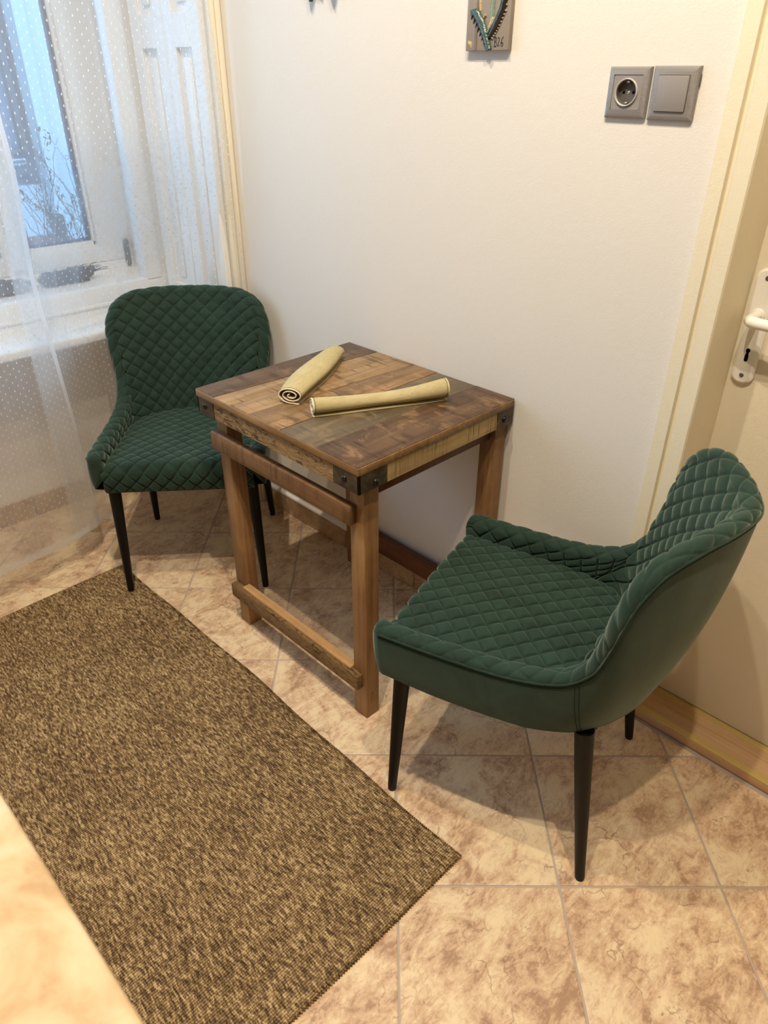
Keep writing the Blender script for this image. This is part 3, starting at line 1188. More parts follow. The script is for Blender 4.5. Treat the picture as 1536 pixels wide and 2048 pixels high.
def ribbon(name, pts, w, mat, thick=.003, parent=pq, n=8):
    """raised clay strip; pts in plaque x, z"""
    pts = np.asarray(pts, float)
    k = np.linspace(0, len(pts) - 1, 24)
    P = np.stack([np.interp(k, range(len(pts)), pts[:, q]) for q in range(2)], 1)
    W_ = np.interp(k, range(len(pts)), w if hasattr(w, '__len__') else [w] * len(pts))
    T = np.gradient(P, axis=0)
    T /= np.linalg.norm(T, axis=1)[:, None] + 1e-9
    Nn = np.stack([-T[:, 1], T[:, 0]], 1)
    V, F = [], []
    for i in range(len(P)):
        for q in range(n):
            a = math.pi * q / (n - 1)
            o = Nn[i] * W_[i] * math.cos(a)
            V.append((P[i, 0] + o[0], yf + .0004 - thick * math.sin(a) * min(1, W_[i] / .004), P[i, 1] + o[1]))
    F = grid_faces(len(P), n)
    F.append(tuple(range(n)))
    F.append(tuple((len(P) - 1) * n + q for q in range(n))[::-1])
    bm = bmesh.new()
    vs = [bm.verts.new(v) for v in V]
    for f in F:
        bm.faces.new([vs[i] for i in f])
    return from_bm(name, bm, mat, parent, True, 50)


def pq_px(u, v):
    """position on the plaque from fractions of its width and of its visible part"""
    return (-PW / 2 + u * PW, v)


# stains running down and the stems
ribbon('stem', [pq_px(.245, .19), pq_px(.25, .085), pq_px(.235, .05), pq_px(.24, .002)], [.0045, .0035, .0045, .0045], M['stain'], .0012)
ribbon('stem', [pq_px(.60, .19), pq_px(.60, .055), pq_px(.58, .035)], [.0055, .0055, .004], M['glaze_pale'], .0045)
ribbon('stem', [pq_px(.30, .19), pq_px(.28, .10), pq_px(.31, .067)], [.004, .004, .003], M['glaze_ochre'], .0016)
l1 = ribbon('leaf', [pq_px(.10, .068), pq_px(.22, .064), pq_px(.36, .047), pq_px(.47, .026), pq_px(.58, .0015)], [.003, .0085, .009, .0075, .0065], M['glaze'], .0075)
ribbon('leaf_vein', [pq_px(.12, .0705), pq_px(.26, .066), pq_px(.40, .050), pq_px(.50, .030), pq_px(.585, .006)], .0018, M['glaze_pale'], .0100, l1)
for q in range(7):
    t = q / 6
    bx, bz = .14 + .33 * t, .061 - .043 * t
    ribbon('leaf_tooth', [pq_px(bx, bz), pq_px(bx - .035, bz - .007)], [.0016, .0010], M['glaze_dark'], .009, l1, 6)
l2 = ribbon('leaf', [pq_px(.56, .022), pq_px(.68, .040), pq_px(.82, .066), pq_px(.90, .098), pq_px(.90, .13)], [.004, .0085, .0075, .0055, .002], M['glaze_dark'], .0065)
ribbon('leaf_vein', [pq_px(.52, .030), pq_px(.65, .046), pq_px(.76, .068), pq_px(.84, .100), pq_px(.87, .13)], .0030, M['glaze_pale'], .0085, l2)
for q in range(14):
    t = q / 13
    x = np.interp(t, [0, .35, .7, 1], [.64, .76, .90, .93])
    z = np.interp(t, [0, .35, .7, 1], [.021, .040, .066, .105])
    ribbon('leaf_rib_highlight', [pq_px(x - .13 + .05 * t, z + .006), pq_px(x + .02, z - .0015)], [.0011, .0015], M['ceramic'], .0090, l2, 6)  # raised ribs, their highlights put in as a pale colour
ribbon('bud', [pq_px(.55, .036), pq_px(.61, .046), pq_px(.64, .056)], [.0035, .0055, .003], M['glaze_ochre'], .007)
ribbon('bud', [pq_px(.40, .055), pq_px(.45, .060)], [.002, .003], M['glaze_ochre'], .006)
ribbon('drip', [pq_px(.05, .016), pq_px(.12, .012), pq_px(.13, .006)], [.003, .0042, .002], M['glaze_ochre'], .0012)
# painted initials B 2 6
strokes = [[(.755, .0185), (.785, .0190)], [(.785, .0190), (.780, .006)], [(.785, .0188), (.815, .0175), (.812, .0140), (.785, .0128), (.818, .0115), (.815, .007), (.780, .0062)],
           [(.840, .0165), (.855, .0185), (.870, .0170), (.862, .0125), (.838, .0075), (.875, .0078)],
           [(.944, .0188), (.918, .0160), (.904, .0105), (.914, .0068), (.938, .0068), (.946, .0098), (.930, .0118), (.912, .0108)]]
paths = []
for s in strokes:
    paths.append([(pq_px(.66 + (u - .755) * 1.18, 0)[0], yf - .0002, .006 + (v - .006) * 1.3) for u, v in s])
tubes('initials', paths, .0007, M['ink'], pq, 6)

orn = tag(empty('hanging_ornament', (-1.24, 0, 1.560)), 'dark leaf shaped wall ornament at the top, only its tips in view', 'ornament')
for xo, zo, ln, wd, rot_ in ((-.037, .001, .10, .018, -.10), (.047, .003, .09, .014, .12), (.002, .022, .11, .022, .02)):
    bm = bmesh.new()
    pts = []
    prof = [(0, 0), (.35, .12), (.75, .32), (1.0, .55), (.8, .8), (.3, 1.0)]
    L_ = [(-w * wd, h * ln) for w, h in prof[::-1]]
    R2 = [(w * wd, h * ln) for w, h in prof[1:]]
    for a, b in L_ + R2:
        ca, sa = math.cos(rot_), math.sin(rot_)
        pts.append((xo + a * ca - b * sa, zo + a * sa + b * ca))
    prism(bm, pts, -.020, -.009, 'y')
    from_bm('leaf', bm, M['glaze_dark'] if xo else M['stain'], orn)
bm = bmesh.new()
bm_box(bm, (-.05, -.012, .075), (.055, -.0005, .13), .004, 2)
from_bm('mount', bm, M['stain'], orn, True, 40)

# ------------------------------------------------------------------ rug
rug_nx, rug_ny = 90, 44
RX0, RX1, RY0, RY1 = -1.662, -.186, -1.285, -.612
V, F = [], []
xs_ = np.linspace(0, 1, rug_nx)
ys_ = np.linspace(0, 1, rug_ny)
ph = RNG.uniform(0, 6, 6)


def rug_xy(u, v):
    x = RX0 + (RX1 - RX0) * u
    y = RY0 + (RY1 - RY0) * v
    wob = .0035 * math.sin(9 * u + ph[0]) + .002 * math.sin(23 * u + ph[1])
    y += wob * v
    x += (.004 * math.sin(5 * v + ph[2])) * (u - .5) * 2
    if u > .9 and v > .85:
        x += .004 * ((u - .9) / .1) * ((v - .85) / .15)
    return x, y


def rug_z(u, v):
    e = min(1, min(u, 1 - u) * (RX1 - RX0) / .010, min(v, 1 - v) * (RY1 - RY0) / .010)
    z = .0028 + .0045 * math.sqrt(max(0, 1 - (1 - e) ** 2))
    z += .0009 * math.sin(14 * u + ph[3]) * math.sin(9 * v + ph[4]) * e
    if u > .93 and v > .85:
        z += .004 * ((u - .93) / .07) * ((v - .85) / .15)
    return z


for dens in (0,):
    us = np.unique(np.concatenate([np.linspace(0, .012, 5), np.linspace(.012, .988, rug_nx), np.linspace(.988, 1, 5)]))
    vs_ = np.unique(np.concatenate([np.linspace(0, .025, 5), np.linspace(.025, .975, rug_ny), np.linspace(.975, 1, 5)]))
    for u in us:
        for v in vs_:
            x, y = rug_xy(u, v)
            V.append((x, y, rug_z(u, v)))
    nu, nv = len(us), len(vs_)
    F = grid_faces(nu, nv)
    o0 = len(V)
    edge = [i * nv for i in range(nu)] + [(nu - 1) * nv + j for j in range(1, nv)] + [i * nv + nv - 1 for i in range(nu - 2, -1, -1)] + [j for j in range(nv - 2, 0, -1)]
    for e in edge:
        V.append((V[e][0], V[e][1], .0004))
    n = len(edge)
    for q in range(n):
        F.append((edge[q], o0 + q, o0 + (q + 1) % n, edge[(q + 1) % n]))
    F.append(tuple(range(o0, o0 + n)))
rug = from_py('rug', V, F, M['rug'], None, True, 60)
tag(rug, 'flat woven rug in mottled brown and tan on the tiled floor', 'rug')
# overcast edge stitches along the long edge facing the table and the short end
paths = []
for u in np.linspace(.004, .996, 260):
    x, y = rug_xy(u, 1.0)
    paths.append([(x, y - .007, .0079), (x + .002, y + .0002, .0062), (x + .003, y + .0012, .0012)])
for v in np.linspace(.01, .99, 110):
    x, y = rug_xy(1.0, v)
    paths.append([(x - .007, y, .0079), (x + .0002, y + .002, .0062), (x + .0012, y + .003, .0012)])
edge_o = tubes('edge_stitching', paths, .0016, M['rug'], rug, 4)
edge_o['kind'] = 'stuff'

# ------------------------------------------------------------------ kitchen counter under the camera
kc = tag(empty('kitchen_counter', (-.2, -1.66, 0)), 'cream marbled worktop of the kitchen counter at the lower corner', 'counter')
bm = bmesh.new()
bm_box(bm, (-.75, -.31, .862), (1.3, .331, .900), .005, 3)
from_bm('worktop', bm, M['stone'], kc, True, 40)
bm = bmesh.new()
bm_box(bm, (-.73, -.31, .10), (1.28, .29, .862))
bm_box(bm, (-.70, -.30, .0), (1.25, .24, .10))
from_bm('cabinet_body', bm, M['handle'], kc)

# ------------------------------------------------------------------ wooden table
tb = tag(empty('wooden_table', (-.88, -.26, 0)), 'square reclaimed wood table with patchwork planks and dark metal corners', 'table')
TX, TY = -.88, -.26


def L(p):
    return (p[0] - TX, p[1] - TY, p[2])


def tbox(name, lo, hi, mat, bevel=.002, parent=tb, seg=2):
    return box(name, L(lo), L(hi), mat, parent, bevel, seg)


TX0, TX1, TY0, TY1 = -1.179, -.583, -.5205, -.004
ZT = .743
# legs
for (x0, y0) in ((-.645, -.491), (-1.156, -.488), (-.643, -.050), (-1.156, -.055)):
    tbox('leg', (x0, y0, 0), (x0 + .046, y0 + .044, .684), M['leg_wood'], .0025)
# planks of the top: front x, back x
front = [TX0, -1.099, -1.029, -.957, -.838, -.717, TX1]
back = [TX0, -1.060, -1.000, -.915, -.834, -.703, TX1]
for i in range(6):
    bm = bmesh.new()
    g = .0006
    a0, a1, b0, b1 = front[i] + g, front[i + 1] - g, back[i] + g, back[i + 1] - g
    dz = (.0006, 0, .0003, .0002, -.0004, .0004)[i]
    zt, zb = ZT + dz, ZT - .020
    pts = [(a0, TY0), (a1, TY0), (b1, TY1), (b0, TY1)]
    vs = prism(bm, [(p[0] - TX, p[1] - TY) for p in pts], zb, zt, 'z')
    top = [e for e in bm.edges if all(abs(v.co.z - zt) < 1e-6 for v in e.verts)]
    bmesh.ops.bevel(bm, geom=top, offset=.0013, segments=2, affect='EDGES', profile=.5)
    p = from_bm('plank', bm, M['board%d' % i], tb, True, 40)
# worn lipping round the top edge
bm = bmesh.new()
for lo, hi in (((TX0 - .0008, TY0 - .0015, ZT - .019), (TX1 + .0008, TY0 + .004, ZT - .0012)), ((TX1 - .004, TY0 - .001, ZT - .019), (TX1 + .0015, TY1, ZT - .0012)), ((TX0 - .0015, TY0 - .001, ZT - .019), (TX0 + .004, TY1, ZT - .0012))):
    bm_box(bm, L(lo), L(hi), .0022, 2)
from_bm('edge_lipping', bm, M['edge_wood'], tb, True, 40)


def apron(name, x0, x1, y0, y1, z0, z1, mat, rough, axis):
    """board with a hand worked outer face"""
    bm = bmesh.new()
    bm_box(bm, L((x0, y0, z0)), L((x1, y1, z1)), .002, 1)
    return from_bm(name, bm, mat, tb, True, 40)


apron('front_apron', TX0 + .002, TX1 - .002, TY0 + .003, TY0 + .026, .678, ZT - .019, M['apron_front'], True, 0)
apron('side_apron', TX1 - .026, TX1 - .002, TY0 + .004, TY1 - .001, .678, ZT - .019, M['apron_side'], True, 1)
apron('side_apron', TX0 + .002, TX0 + .026, TY0 + .004, TY1 - .001, .678, ZT - .019, M['apron_side'], True, 1)
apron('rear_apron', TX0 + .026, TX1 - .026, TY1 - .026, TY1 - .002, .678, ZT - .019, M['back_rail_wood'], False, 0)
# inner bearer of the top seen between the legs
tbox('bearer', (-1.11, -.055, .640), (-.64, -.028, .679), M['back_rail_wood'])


# metal corner brackets: one plate each side of the corner
def bracket(cx, cy, sx, sy, wx, wy, bolts):
    """cx, cy corner; sx, sy direction of the inside"""
    t = .0022
    bm = bmesh.new()
    z0, z1 = .6795, ZT - .0175
    if wx:
        xa, xb = sorted((cx - sx * t, cx + sx * wx))
        ya, yb = sorted((cy - sy * t, cy + sy * .003))
        bm_box(bm, L((xa, ya, z0)), L((xb, yb, z1)), .0009, 1)
    if wy:
        xa, xb = sorted((cx - sx * t, cx + sx * .003))
        ya, yb = sorted((cy - sy * t, cy + sy * wy))
        bm_box(bm, L((xa, ya, z0)), L((xb, yb, z1)), .0009, 1)
    o = from_bm('corner_bracket', bm, M['bracket'], tb, True, 30)
    for kind, d, z in bolts:
        prof = [(.0082, 0), (.0082, .0012), (.0070, .0032), (.0045, .0052), (.0010, .0058)]
        if kind == 'x':     # on the plate facing y
            c = L((cx + sx * d, cy - sy * t, z))
            if sy > 0:
                lathe('bolt', prof, M['bolt'], o, 20, 'y', c)
        else:               # on the plate facing x
            c = L((cx - sx * t, cy + sy * d, z))
            lathe('bolt', [(r, -h * sx) for r, h in prof], M['bolt'], o, 20, 'x', c)
    return o


bracket(TX1 - .002, TY0 + .003, -1, 1, .078, .080, [('x', .043, .703), ('y', .046, .694)])
bracket(TX0 + .002, TY0 + .003, 1, 1, .068, .075, [('x', .030, .705), ('y', .04, .70)])
bracket(TX1 - .002, TY1 - .001, -1, -1, 0, .060, [('y', .033, .700)])
bracket(TX0 + .002, TY1 - .001, 1, -1, 0, .060, [('y', .033, .700)])
# rails: the front ones are lapped on the legs
bm = bmesh.new()
bm_box(bm, L((-1.154, -.512, .583)), L((-.622, -.491, .632)), .004, 2)
from_bm('upper_rail', bm, M['rail_wood'], tb, True, 40)
bm = bmesh.new()
bm_box(bm, L((-1.153, -.510, .102)), L((-.612, -.4885, .1465)), .003, 2)
from_bm('lower_rail', bm, M['low_rail_face'], tb, True, 40)
tbox('lower_rail_lip', (-1.108, -.5005, .110), (-.648, -.476, .1515), M['lit_rail_wood'])
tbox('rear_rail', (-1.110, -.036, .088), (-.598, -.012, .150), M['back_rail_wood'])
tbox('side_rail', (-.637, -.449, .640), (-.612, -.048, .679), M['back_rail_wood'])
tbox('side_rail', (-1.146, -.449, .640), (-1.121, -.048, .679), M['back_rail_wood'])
# knot plug near the foot of the near leg
bm = bmesh.new()
prism(bm, [(-.007, .052), (-.003, .080), (0.0, .084), (.003, .078), (.008, .052), (.006, .045), (-.005, .045)], 0, .0008, 'x')
kn = from_bm('knot', bm, M['edge_wood'], tb)
kn.location = L((-.5992, -.470, 0))


# ------------------------------------------------------------------ rolled cloths on the table
def rolled_cloth(name, p0, p1, r, flat, turns, tail, label, mirror=1, seed=0, flare=0.0, belly=-.10):
    """spiral of cloth from p0 (open end) to p1, lying on z = ZT"""
    p0, p1 = np.array(p0, float), np.array(p1, float)
    ax = p1 - p0
    Ln = np.linalg.norm(ax)
    ang = math.atan2(ax[1], ax[0])
    root = empty(name, (p0[0], p0[1], ZT + .0008), ang)
    tag(root, label, 'rolled cloth', 'rolled cloths on the table')
    th_ = .0022
    n = 120
    a = np.linspace(0, turns * 2 * math.pi, n)
    rad = .0045 + (r - .0045) * (a / a[-1]) ** .85
    a = a - a[-1] - math.pi / 2          # ends at the bottom of the roll
    cy, cz = rad * np.cos(a) * mirror, rad * np.sin(a)
    hgt = r * flat
    cz = cz * flat
    # squeeze the middle of the roll down as gravity does
    tl = np.linspace(0, 1, 14)[1:]
    ty = cy[-1] + mirror * tail * tl
    tz = np.full(len(tl), cz[-1]) + .0006 * np.sin(tl * 6)
    prof = np.concatenate([np.stack([cy, cz], 1), np.stack([ty, tz], 1)])
    T = np.gradient(prof, axis=0)
    T /= np.linalg.norm(T, axis=1)[:, None]
    Nn = np.stack([-T[:, 1], T[:, 0]], 1)
    loop = np.concatenate([prof + Nn * th_ / 2, (prof - Nn * th_ / 2)[::-1]])
    zmin = loop[:, 1].min()
    m = 48
    V, F = [], []
    rs = np.random.default_rng(seed)
    w1, w2 = rs.uniform(0, 6, 2)
    for i in range(m):
        t = i / (m - 1)
        s = 1 + .05 * math.sin(5 * t + w1) + belly * math.sin(math.pi * t) + flare * t
        sag = 1 - .16 * math.sin(math.pi * t) * (.6 + .4 * math.sin(3 * t + w2))
        off = .004 * math.sin(4.2 * t + w2) * math.sin(math.pi * t)
        tw = 1 + (.35 * math.sin(math.pi * t))
        for q in range(len(loop)):
            y_, z_ = loop[q]
            istail = 1.0 if (n <= (q if q < len(prof) else 2 * len(prof) - 1 - q)) else 0.0
            yy = y_ * s * (1.0 + .08 * (1 - sag) * 4)
            if istail:
                yy = cy[-1] * s + (y_ - cy[-1]) * (.75 + .5 * math.sin(math.pi * t * .9 + .3))
            zz = (z_ - zmin) * s * sag
            V.append((t * Ln, yy + off, zz))
    k = len(loop)
    for i in range(m - 1):
        for q in range(k):
            F.append((i * k + q, i * k + (q + 1) % k, (i + 1) * k + (q + 1) % k, (i + 1) * k + q))
    F.append(tuple(range(k))[::-1])
    F.append(tuple((m - 1) * k + q for q in range(k)))
    body = from_py('cloth', V, F, M['napkin'], root, True, 50)
    # overcast hem along both open ends
    for nm, i, sg in (('hem', 0, -1), ('hem', m - 1, 1)):
        base = np.array(V[i * k:(i + 1) * k])
        mid = (base[:len(prof)] + base[len(prof):][::-1]) / 2
        mid[:, 0] += sg * .0006
        tube(nm, mid[::2], .0016, M['hem'], root, 6)
        outl = base[:len(prof)].copy()
        outl[:, 0] -= sg * .0035
        outl[:, 1:] += 0
        dirs = outl[:, 1:] - mid[:, 1:]
        outl[:, 1:] += dirs * .45
        tube('stitch_line', outl[40::2], .00045, M['hem_dark'], root, 4)
    return root


rolled_cloth('rolled_cloth', (-.9335, -.4125), (-1.100, -.124), .0315, .60, 2.4, .022, 'beige rolled cloth on the table with its spiral end open, pointing away from the wall', -1, 3, -.04, .30)
rolled_cloth('rolled_cloth', (-.8455, -.4185), (-.6985, -.1275), .0200, .98, 2.6, .013, 'thinner beige rolled cloth lying across the dark planks of the table', -1, 8, .28)


# ------------------------------------------------------------------ quilted chairs
def hermite(ts, P, t):
    ts = np.asarray(ts, float)
    P = np.asarray(P, float)
    m = np.zeros_like(P)
    m[1:-1] = (P[2:] - P[:-2]) / (ts[2:] - ts[:-2])[:, None]
    m[0] = (P[1] - P[0]) / (ts[1] - ts[0])
    m[0, 0] = m[0, 2] = 0.0            # the chair is symmetric about t = 0
    m[-1] = (P[-1] - P[-2]) / (ts[-1] - ts[-2])
    i = np.clip(np.searchsorted(ts, t, side='right') - 1, 0, len(ts) - 2)
    h = (ts[i + 1] - ts[i])
    s = (t - ts[i]) / h
    s, h = s[:, None], h[:, None]
    return ((2 * s ** 3 - 3 * s ** 2 + 1) * P[i] + (s ** 3 - 2 * s ** 2 + s) * h * m[i] + (-2 * s ** 3 + 3 * s ** 2) * P[i + 1] + (s ** 3 - s ** 2) * h * m[i + 1])


RIM_T = [0, .10, .20, .28, .34, .40, .48, .57, .65, .75, .88, 1.0]
RIM_P = [(-.346, 0, .808), (-.327, .082, .811), (-.283, .174, .809), (-.246, .226, .787), (-.222, .250, .745), (-.207, .256, .693), (-.193, .249, .629),
         (-.171, .241, .565), (-.122, .238, .517), (-.028, .241, .492), (.110, .246, .486), (.233, .248, .486)]
BOT_T = [0, .10, .20, .28, .34, .40, .48, .57, .61, .65, .70, .76, .88, 1.0]
BOT_P = [(-.262, 0, .392), (-.260, .030, .392), (-.253, .060, .392), (-.243, .090, .392), (-.234, .110, .391), (-.222, .132, .391), (-.205, .158, .390), (-.180, .187, .390),
         (-.165, .200, .389), (-.145, .212, .388), (-.108, .227, .387), (-.060, .239, .386), (.090, .248, .384), (.225, .245, .384)]
INN_T = [0, .10, .20, .28, .34, .40, .48, .57, .65, .75, .88, 1.0]
INN_P = [(-.172, 0, .425), (-.170, .055, .425), (-.163, .110, .425), (-.151, .148, .425), (-.137, .170, .425), (-.120, .185, .425), (-.098, .196, .425), (-.070, .202, .425),
         (-.036, .204, .425), (.030, .206, .425), (.130, .208, .425), (.226, .210, .425)]
OUT_A = [180, 172, 156, 140, 126, 115, 105, 99, 95, 91, 90, 90]


def sided(ts, P, t):
    Q = hermite(ts, P, np.abs(t))
    Q[:, 1] *= np.where(t < 0, -1, 1)
    return Q


def quilt(p, q, s):
    """pillow height between the stitched diagonals, 0 on the stitches, about 1 in the middle"""
    a, b = np.abs(np.sin(np.pi * (p + q) / s)), np.abs(np.sin(np.pi * (p - q) / s))
    d = np.minimum(np.arcsin(a), np.arcsin(b)) * s / np.pi / math.sqrt(2)
    return .62 * (a * b) ** .5 + .38 * (1 - np.exp(-(d / .0022) ** 2))


def displace(V, nu, nv, h):
    P = V.reshape(nu, nv, 3)
    du = np.gradient(P, axis=0)
    dv = np.gradient(P, axis=1)
    N = np.cross(du, dv)
    N /= np.linalg.norm(N, axis=2)[..., None] + 1e-12
    return (P + N * h[..., None]).reshape(-1, 3)


def chair_meshes():
    D = {}
    # ---- inner upholstery with rolled rim
    nt = 701
    t = np.linspace(-1, 1, nt)
    R = sided(RIM_T, RIM_P, t)
    J = sided(INN_T, INN_P, t)
    at = np.abs(t)
    ang = np.radians(np.interp(at, RIM_T, OUT_A))
    for _ in range(40):
        ang = np.convolve(np.pad(ang, 2, mode='edge'), np.ones(5) / 5, 'valid')
    nrm = -np.stack([np.cos(ang), np.sin(ang) * np.where(t < 0, -1, 1)], 1)
    nrm3 = np.concatenate([nrm, np.zeros((nt, 1))], 1)
    thick = np.interp(at, [0, .4, .6, .8, 1], [.034, .036, .038, .040, .040])[:, None]
    # the roll bulges square to the rim
    T3 = np.gradient(R, axis=0)
    up = np.cross(T3, nrm3)
    up *= np.sign(up[nt // 2, 2])
    up /= np.linalg.norm(up, axis=1)[:, None]
    rows = []
    nr = 26
    for k in range(nr):
        ph_ = math.pi * k / (nr - 1)
        rows.append(R + nrm3 * thick * (1 - math.cos(ph_)) / 2 + up * thick * .42 * math.sin(ph_) - np.array([0, 0, .004]) * (1 - math.cos(ph_)) / 2)
    I = rows[-1]
    ni = 150
    fwd = np.interp(at, [0, .4, .6, 1], [.012, .010, .004, .002])[:, None]
    for k in range(1, ni):
        s = k / (ni - 1)
        C = (I + J) / 2 + nrm3 * fwd * 1.6
        # back keeps its thickness in the upper part then closes onto the seat
        P = (1 - s) ** 2 * I + 2 * s * (1 - s) * C + s ** 2 * J
        rows.append(P)
    G_ = np.stack(rows, 1)                      # nt, nv, 3
    nv = G_.shape[1]
    seg = np.linalg.norm(np.diff(G_, axis=1), axis=2)
    qv = np.concatenate([np.zeros((nt, 1)), np.cumsum(seg, axis=1)], 1)
    q = qv[:, -1:] - qv                         # height above the seat line
    mid = G_[:, nr + ni // 3]
    dp = np.linalg.norm(np.diff(mid[:, :2], axis=0), axis=1)
    p = np.concatenate([[0], np.cumsum(dp)])
    p = (p - p[nt // 2])[:, None] + 0 * q
    s_ = .0465
    hq = quilt(p, q + .012, s_)
    amp = .0085 * (.50 + .50 * np.clip((qv - .030) / .035, 0, 1))
    # fade at the seam
    amp *= np.clip(qv / .006, 0, 1) ** .6
    seam = np.abs(at - .585)[:, None] * 1.6
    gro = np.where(q < .16, np.exp(-(seam / .010) ** 2), 0)
    h = amp * (hq - .5) - gro * .005
    Vn = G_.reshape(-1, 3)
    Vd = displace(Vn, nt, nv, -h)
    Vp = displace(Vn, nt, nv, h)
    # choose the side that moves the surface towards the seat
    c = nt // 2
    if Vp.reshape(nt, nv, 3)[c, nv // 2, 0] < Vd.reshape(nt, nv, 3)[c, nv // 2, 0]:
        Vp = Vd
    V = Vp
    F = grid_faces(nt, nv)
    # rounded ends of the arms: shrink the end section towards its middle
    for side, i in ((0, 0), (1, nt - 1)):
        sec = V.reshape(nt, nv, 3)[i].copy()
        outer = None
        D['end%d' % side] = sec
    D['inner'] = (V, F)
    D['inner_arr'] = V.reshape(nt, nv, 3)
    # ---- outer shell
    nt2, nb = 220, 22
    t2 = np.linspace(-1, 1, nt2)
    R2 = sided(RIM_T, RIM_P, t2)
    B2 = sided(BOT_T, BOT_P, t2)
    out = np.stack([np.interp(t2, t, -nrm[:, k]) for k in range(2)] + [np.zeros(nt2)], 1)
    a2 = np.abs(t2)
    bulge = np.interp(a2, [0, .3, .5, .65, 1], [.020, .020, .018, .012, .008])[:, None]
    rows = []
    for k in range(nb):
        s = k / (nb - 1)
        C = B2 * .42 + R2 * .58
        C[:, 2] = B2[:, 2] * .62 + R2[:, 2] * .38
        C = C + out * bulge
        rows.append((1 - s) ** 2 * B2 + 2 * s * (1 - s) * C + s ** 2 * R2)
    Go = np.stack(rows, 1)
    # round the bottom edge
    tuck = Go[:, 0].copy()
    ins = tuck - out * .012
    ins[:, 2] -= .004
    ins2 = tuck - out * .030
    ins2[:, 2] -= .0045
    Go = np.concatenate([ins2[:, None], ins[:, None], (tuck - np.array([0, 0, .0015]))[:, None], Go], 1)
    nb = Go.shape[1]
    D['outer'] = (Go.reshape(-1, 3), grid_faces(nt2, nb))
    D['outer_arr'] = Go
    # ---- arm ends: join outer and inner sections and close with a soft nose
    for side in (0, 1):
        Vt, Ft = [], []
        io = 0 if side == 0 else nt2 - 1
        ii = 0 if side == 0 else nt - 1
        so_ = Go[io, 2:]
        si = D['inner_arr'][ii][1:]
        low = np.array([so_[0] * (1 - w) + si[-1] * w for w in np.linspace(0, 1, 6)[1:-1]])
        low[:, 2] = np.interp(np.linspace(0, 1, 6)[1:-1], [0, 1], [so_[0, 2] - .002, si[-1, 2]])
        loop = np.concatenate([so_, si, low[::-1]])
        cen = loop.mean(0)
        n = len(loop)
        for sc_, fx in ((1, 0), (.97, .006), (.90, .0115), (.76, .016), (.5, .0185), (.2, .0195), (.02, .0197)):
            for pnt in loop:
                w = cen + (pnt - cen) * sc_
                Vt.append((w[0] + fx, w[1], w[2]))
        for k in range(6):
            for q_ in range(n):
                r_ = (q_ + 1) % n
                Ft.append((k * n + q_, k * n + r_, (k + 1) * n + r_, (k + 1) * n + q_))
        D['tip%d' % side] = (np.array(Vt), Ft)
    # ---- seat cushion
    L_top = .425
    nx, ny = 280, 230
    sx = np.linspace(0, 1, nx)
    # path in x, z from rear over the front edge down
    xr, xf = -.182, .226
    path = []
    for a in np.linspace(xr, xf, 140):
        path.append((a, .0))
    for w in np.linspace(0, math.pi / 2, 40)[1:]:
        path.append((xf + .024 * math.sin(w), -.030 * (1 - math.cos(w))))
    for z in np.linspace(-.030, -.083, 40)[1:]:
        path.append((xf + .024 - .012 * ((z + .03) / -.053) ** 1.5, z))
    path = np.array(path)
    ds = np.concatenate([[0], np.cumsum(np.linalg.norm(np.diff(path, axis=0), axis=1))])
    g = np.linspace(0, ds[-1], nx)
    px_, pz_ = np.interp(g, ds, path[:, 0]), np.interp(g, ds, path[:, 1])
    w = np.interp(px_, [-.182, -.17, -.15, -.12, -.08, -.02, .10, .226, .3], [.085, .115, .150, .178, .196, .204, .208, .212, .214])
    w = np.where(pz_ < -.001, .2125 + .0 * w, w)
    yy = np.linspace(-1, 1, ny)
    X = np.repeat(px_[:, None], ny, 1)
    Y = w[:, None] * yy[None]
    dome = .016 * (1 - np.abs(yy) ** 2.6)[None] * np.interp(px_, [-.182, -.1, .1, .226], [.55, .9, 1, .75])[:, None]
    edge = -.012 * np.clip((np.abs(yy) - .93) / .07, 0, 1)[None] ** 2
    base = np.interp(px_, [-.182, 0, .226, .3], [.448, .452, .458, .458])[:, None]
    Z = base + pz_[:, None] + (dome + edge) * np.clip(1 + pz_[:, None] / .03, 0, 1)
    P = np.stack([X, Y, Z], 2)
    hq = quilt(Y, (g - g[-1])[:, None] + .018, .0475)
    h = .0092 * (hq - .5) * np.clip((g[-1] - g) / .012, 0, 1)[:, None]
    Va = displace(P.reshape(-1, 3), nx, ny, h)
    if Va.reshape(nx, ny, 3)[90, 115, 2] < P[90, 115, 2] and h[90, 115] > 0 or Va.reshape(nx, ny, 3)[90, 115, 2] > P[90, 115, 2] and h[90, 115] < 0:
        Va = displace(P.reshape(-1, 3), nx, ny, -h)
    D['seat'] = (Va, grid_faces(nx, ny))
    # ---- seams
    outv = np.stack([np.interp(np.linspace(-1, 1, 400), t, -nrm[:, k]) for k in range(2)] + [np.zeros(400)], 1)
    t3 = np.linspace(-1, 1, 400)
    R3 = sided(RIM_T, RIM_P, t3)
    D['pipe'] = R3 + outv * .0006
    # stitched line on the shell just under the rim
    idx = [np.interp(t3, t2, Go[:, -3, k]) for k in range(3)]
    below = np.stack(idx, 1)
    d = below - R3
    d /= np.linalg.norm(d, axis=1)[:, None]
    D['stitch1'] = R3 + d * .0065 + outv * .0012
    D['stitch2'] = R3 + d * .0005 + outv * .0030
    # vertical double seam at the rear corners of the shell
    D['vseam'] = []
    for sgn in (-1, 1):
        for dt in (-.006, .006):
            tt = sgn * (.608 + dt)
            k = int(np.argmin(np.abs(t2 - tt)))
            f = (tt - t2[k]) / (t2[1] - t2[0])
            col = Go[k] + (Go[min(k + 1, nt2 - 1)] - Go[k]) * f
            D['vseam'].append((col + out[k] * .0006)[2:])
    return D


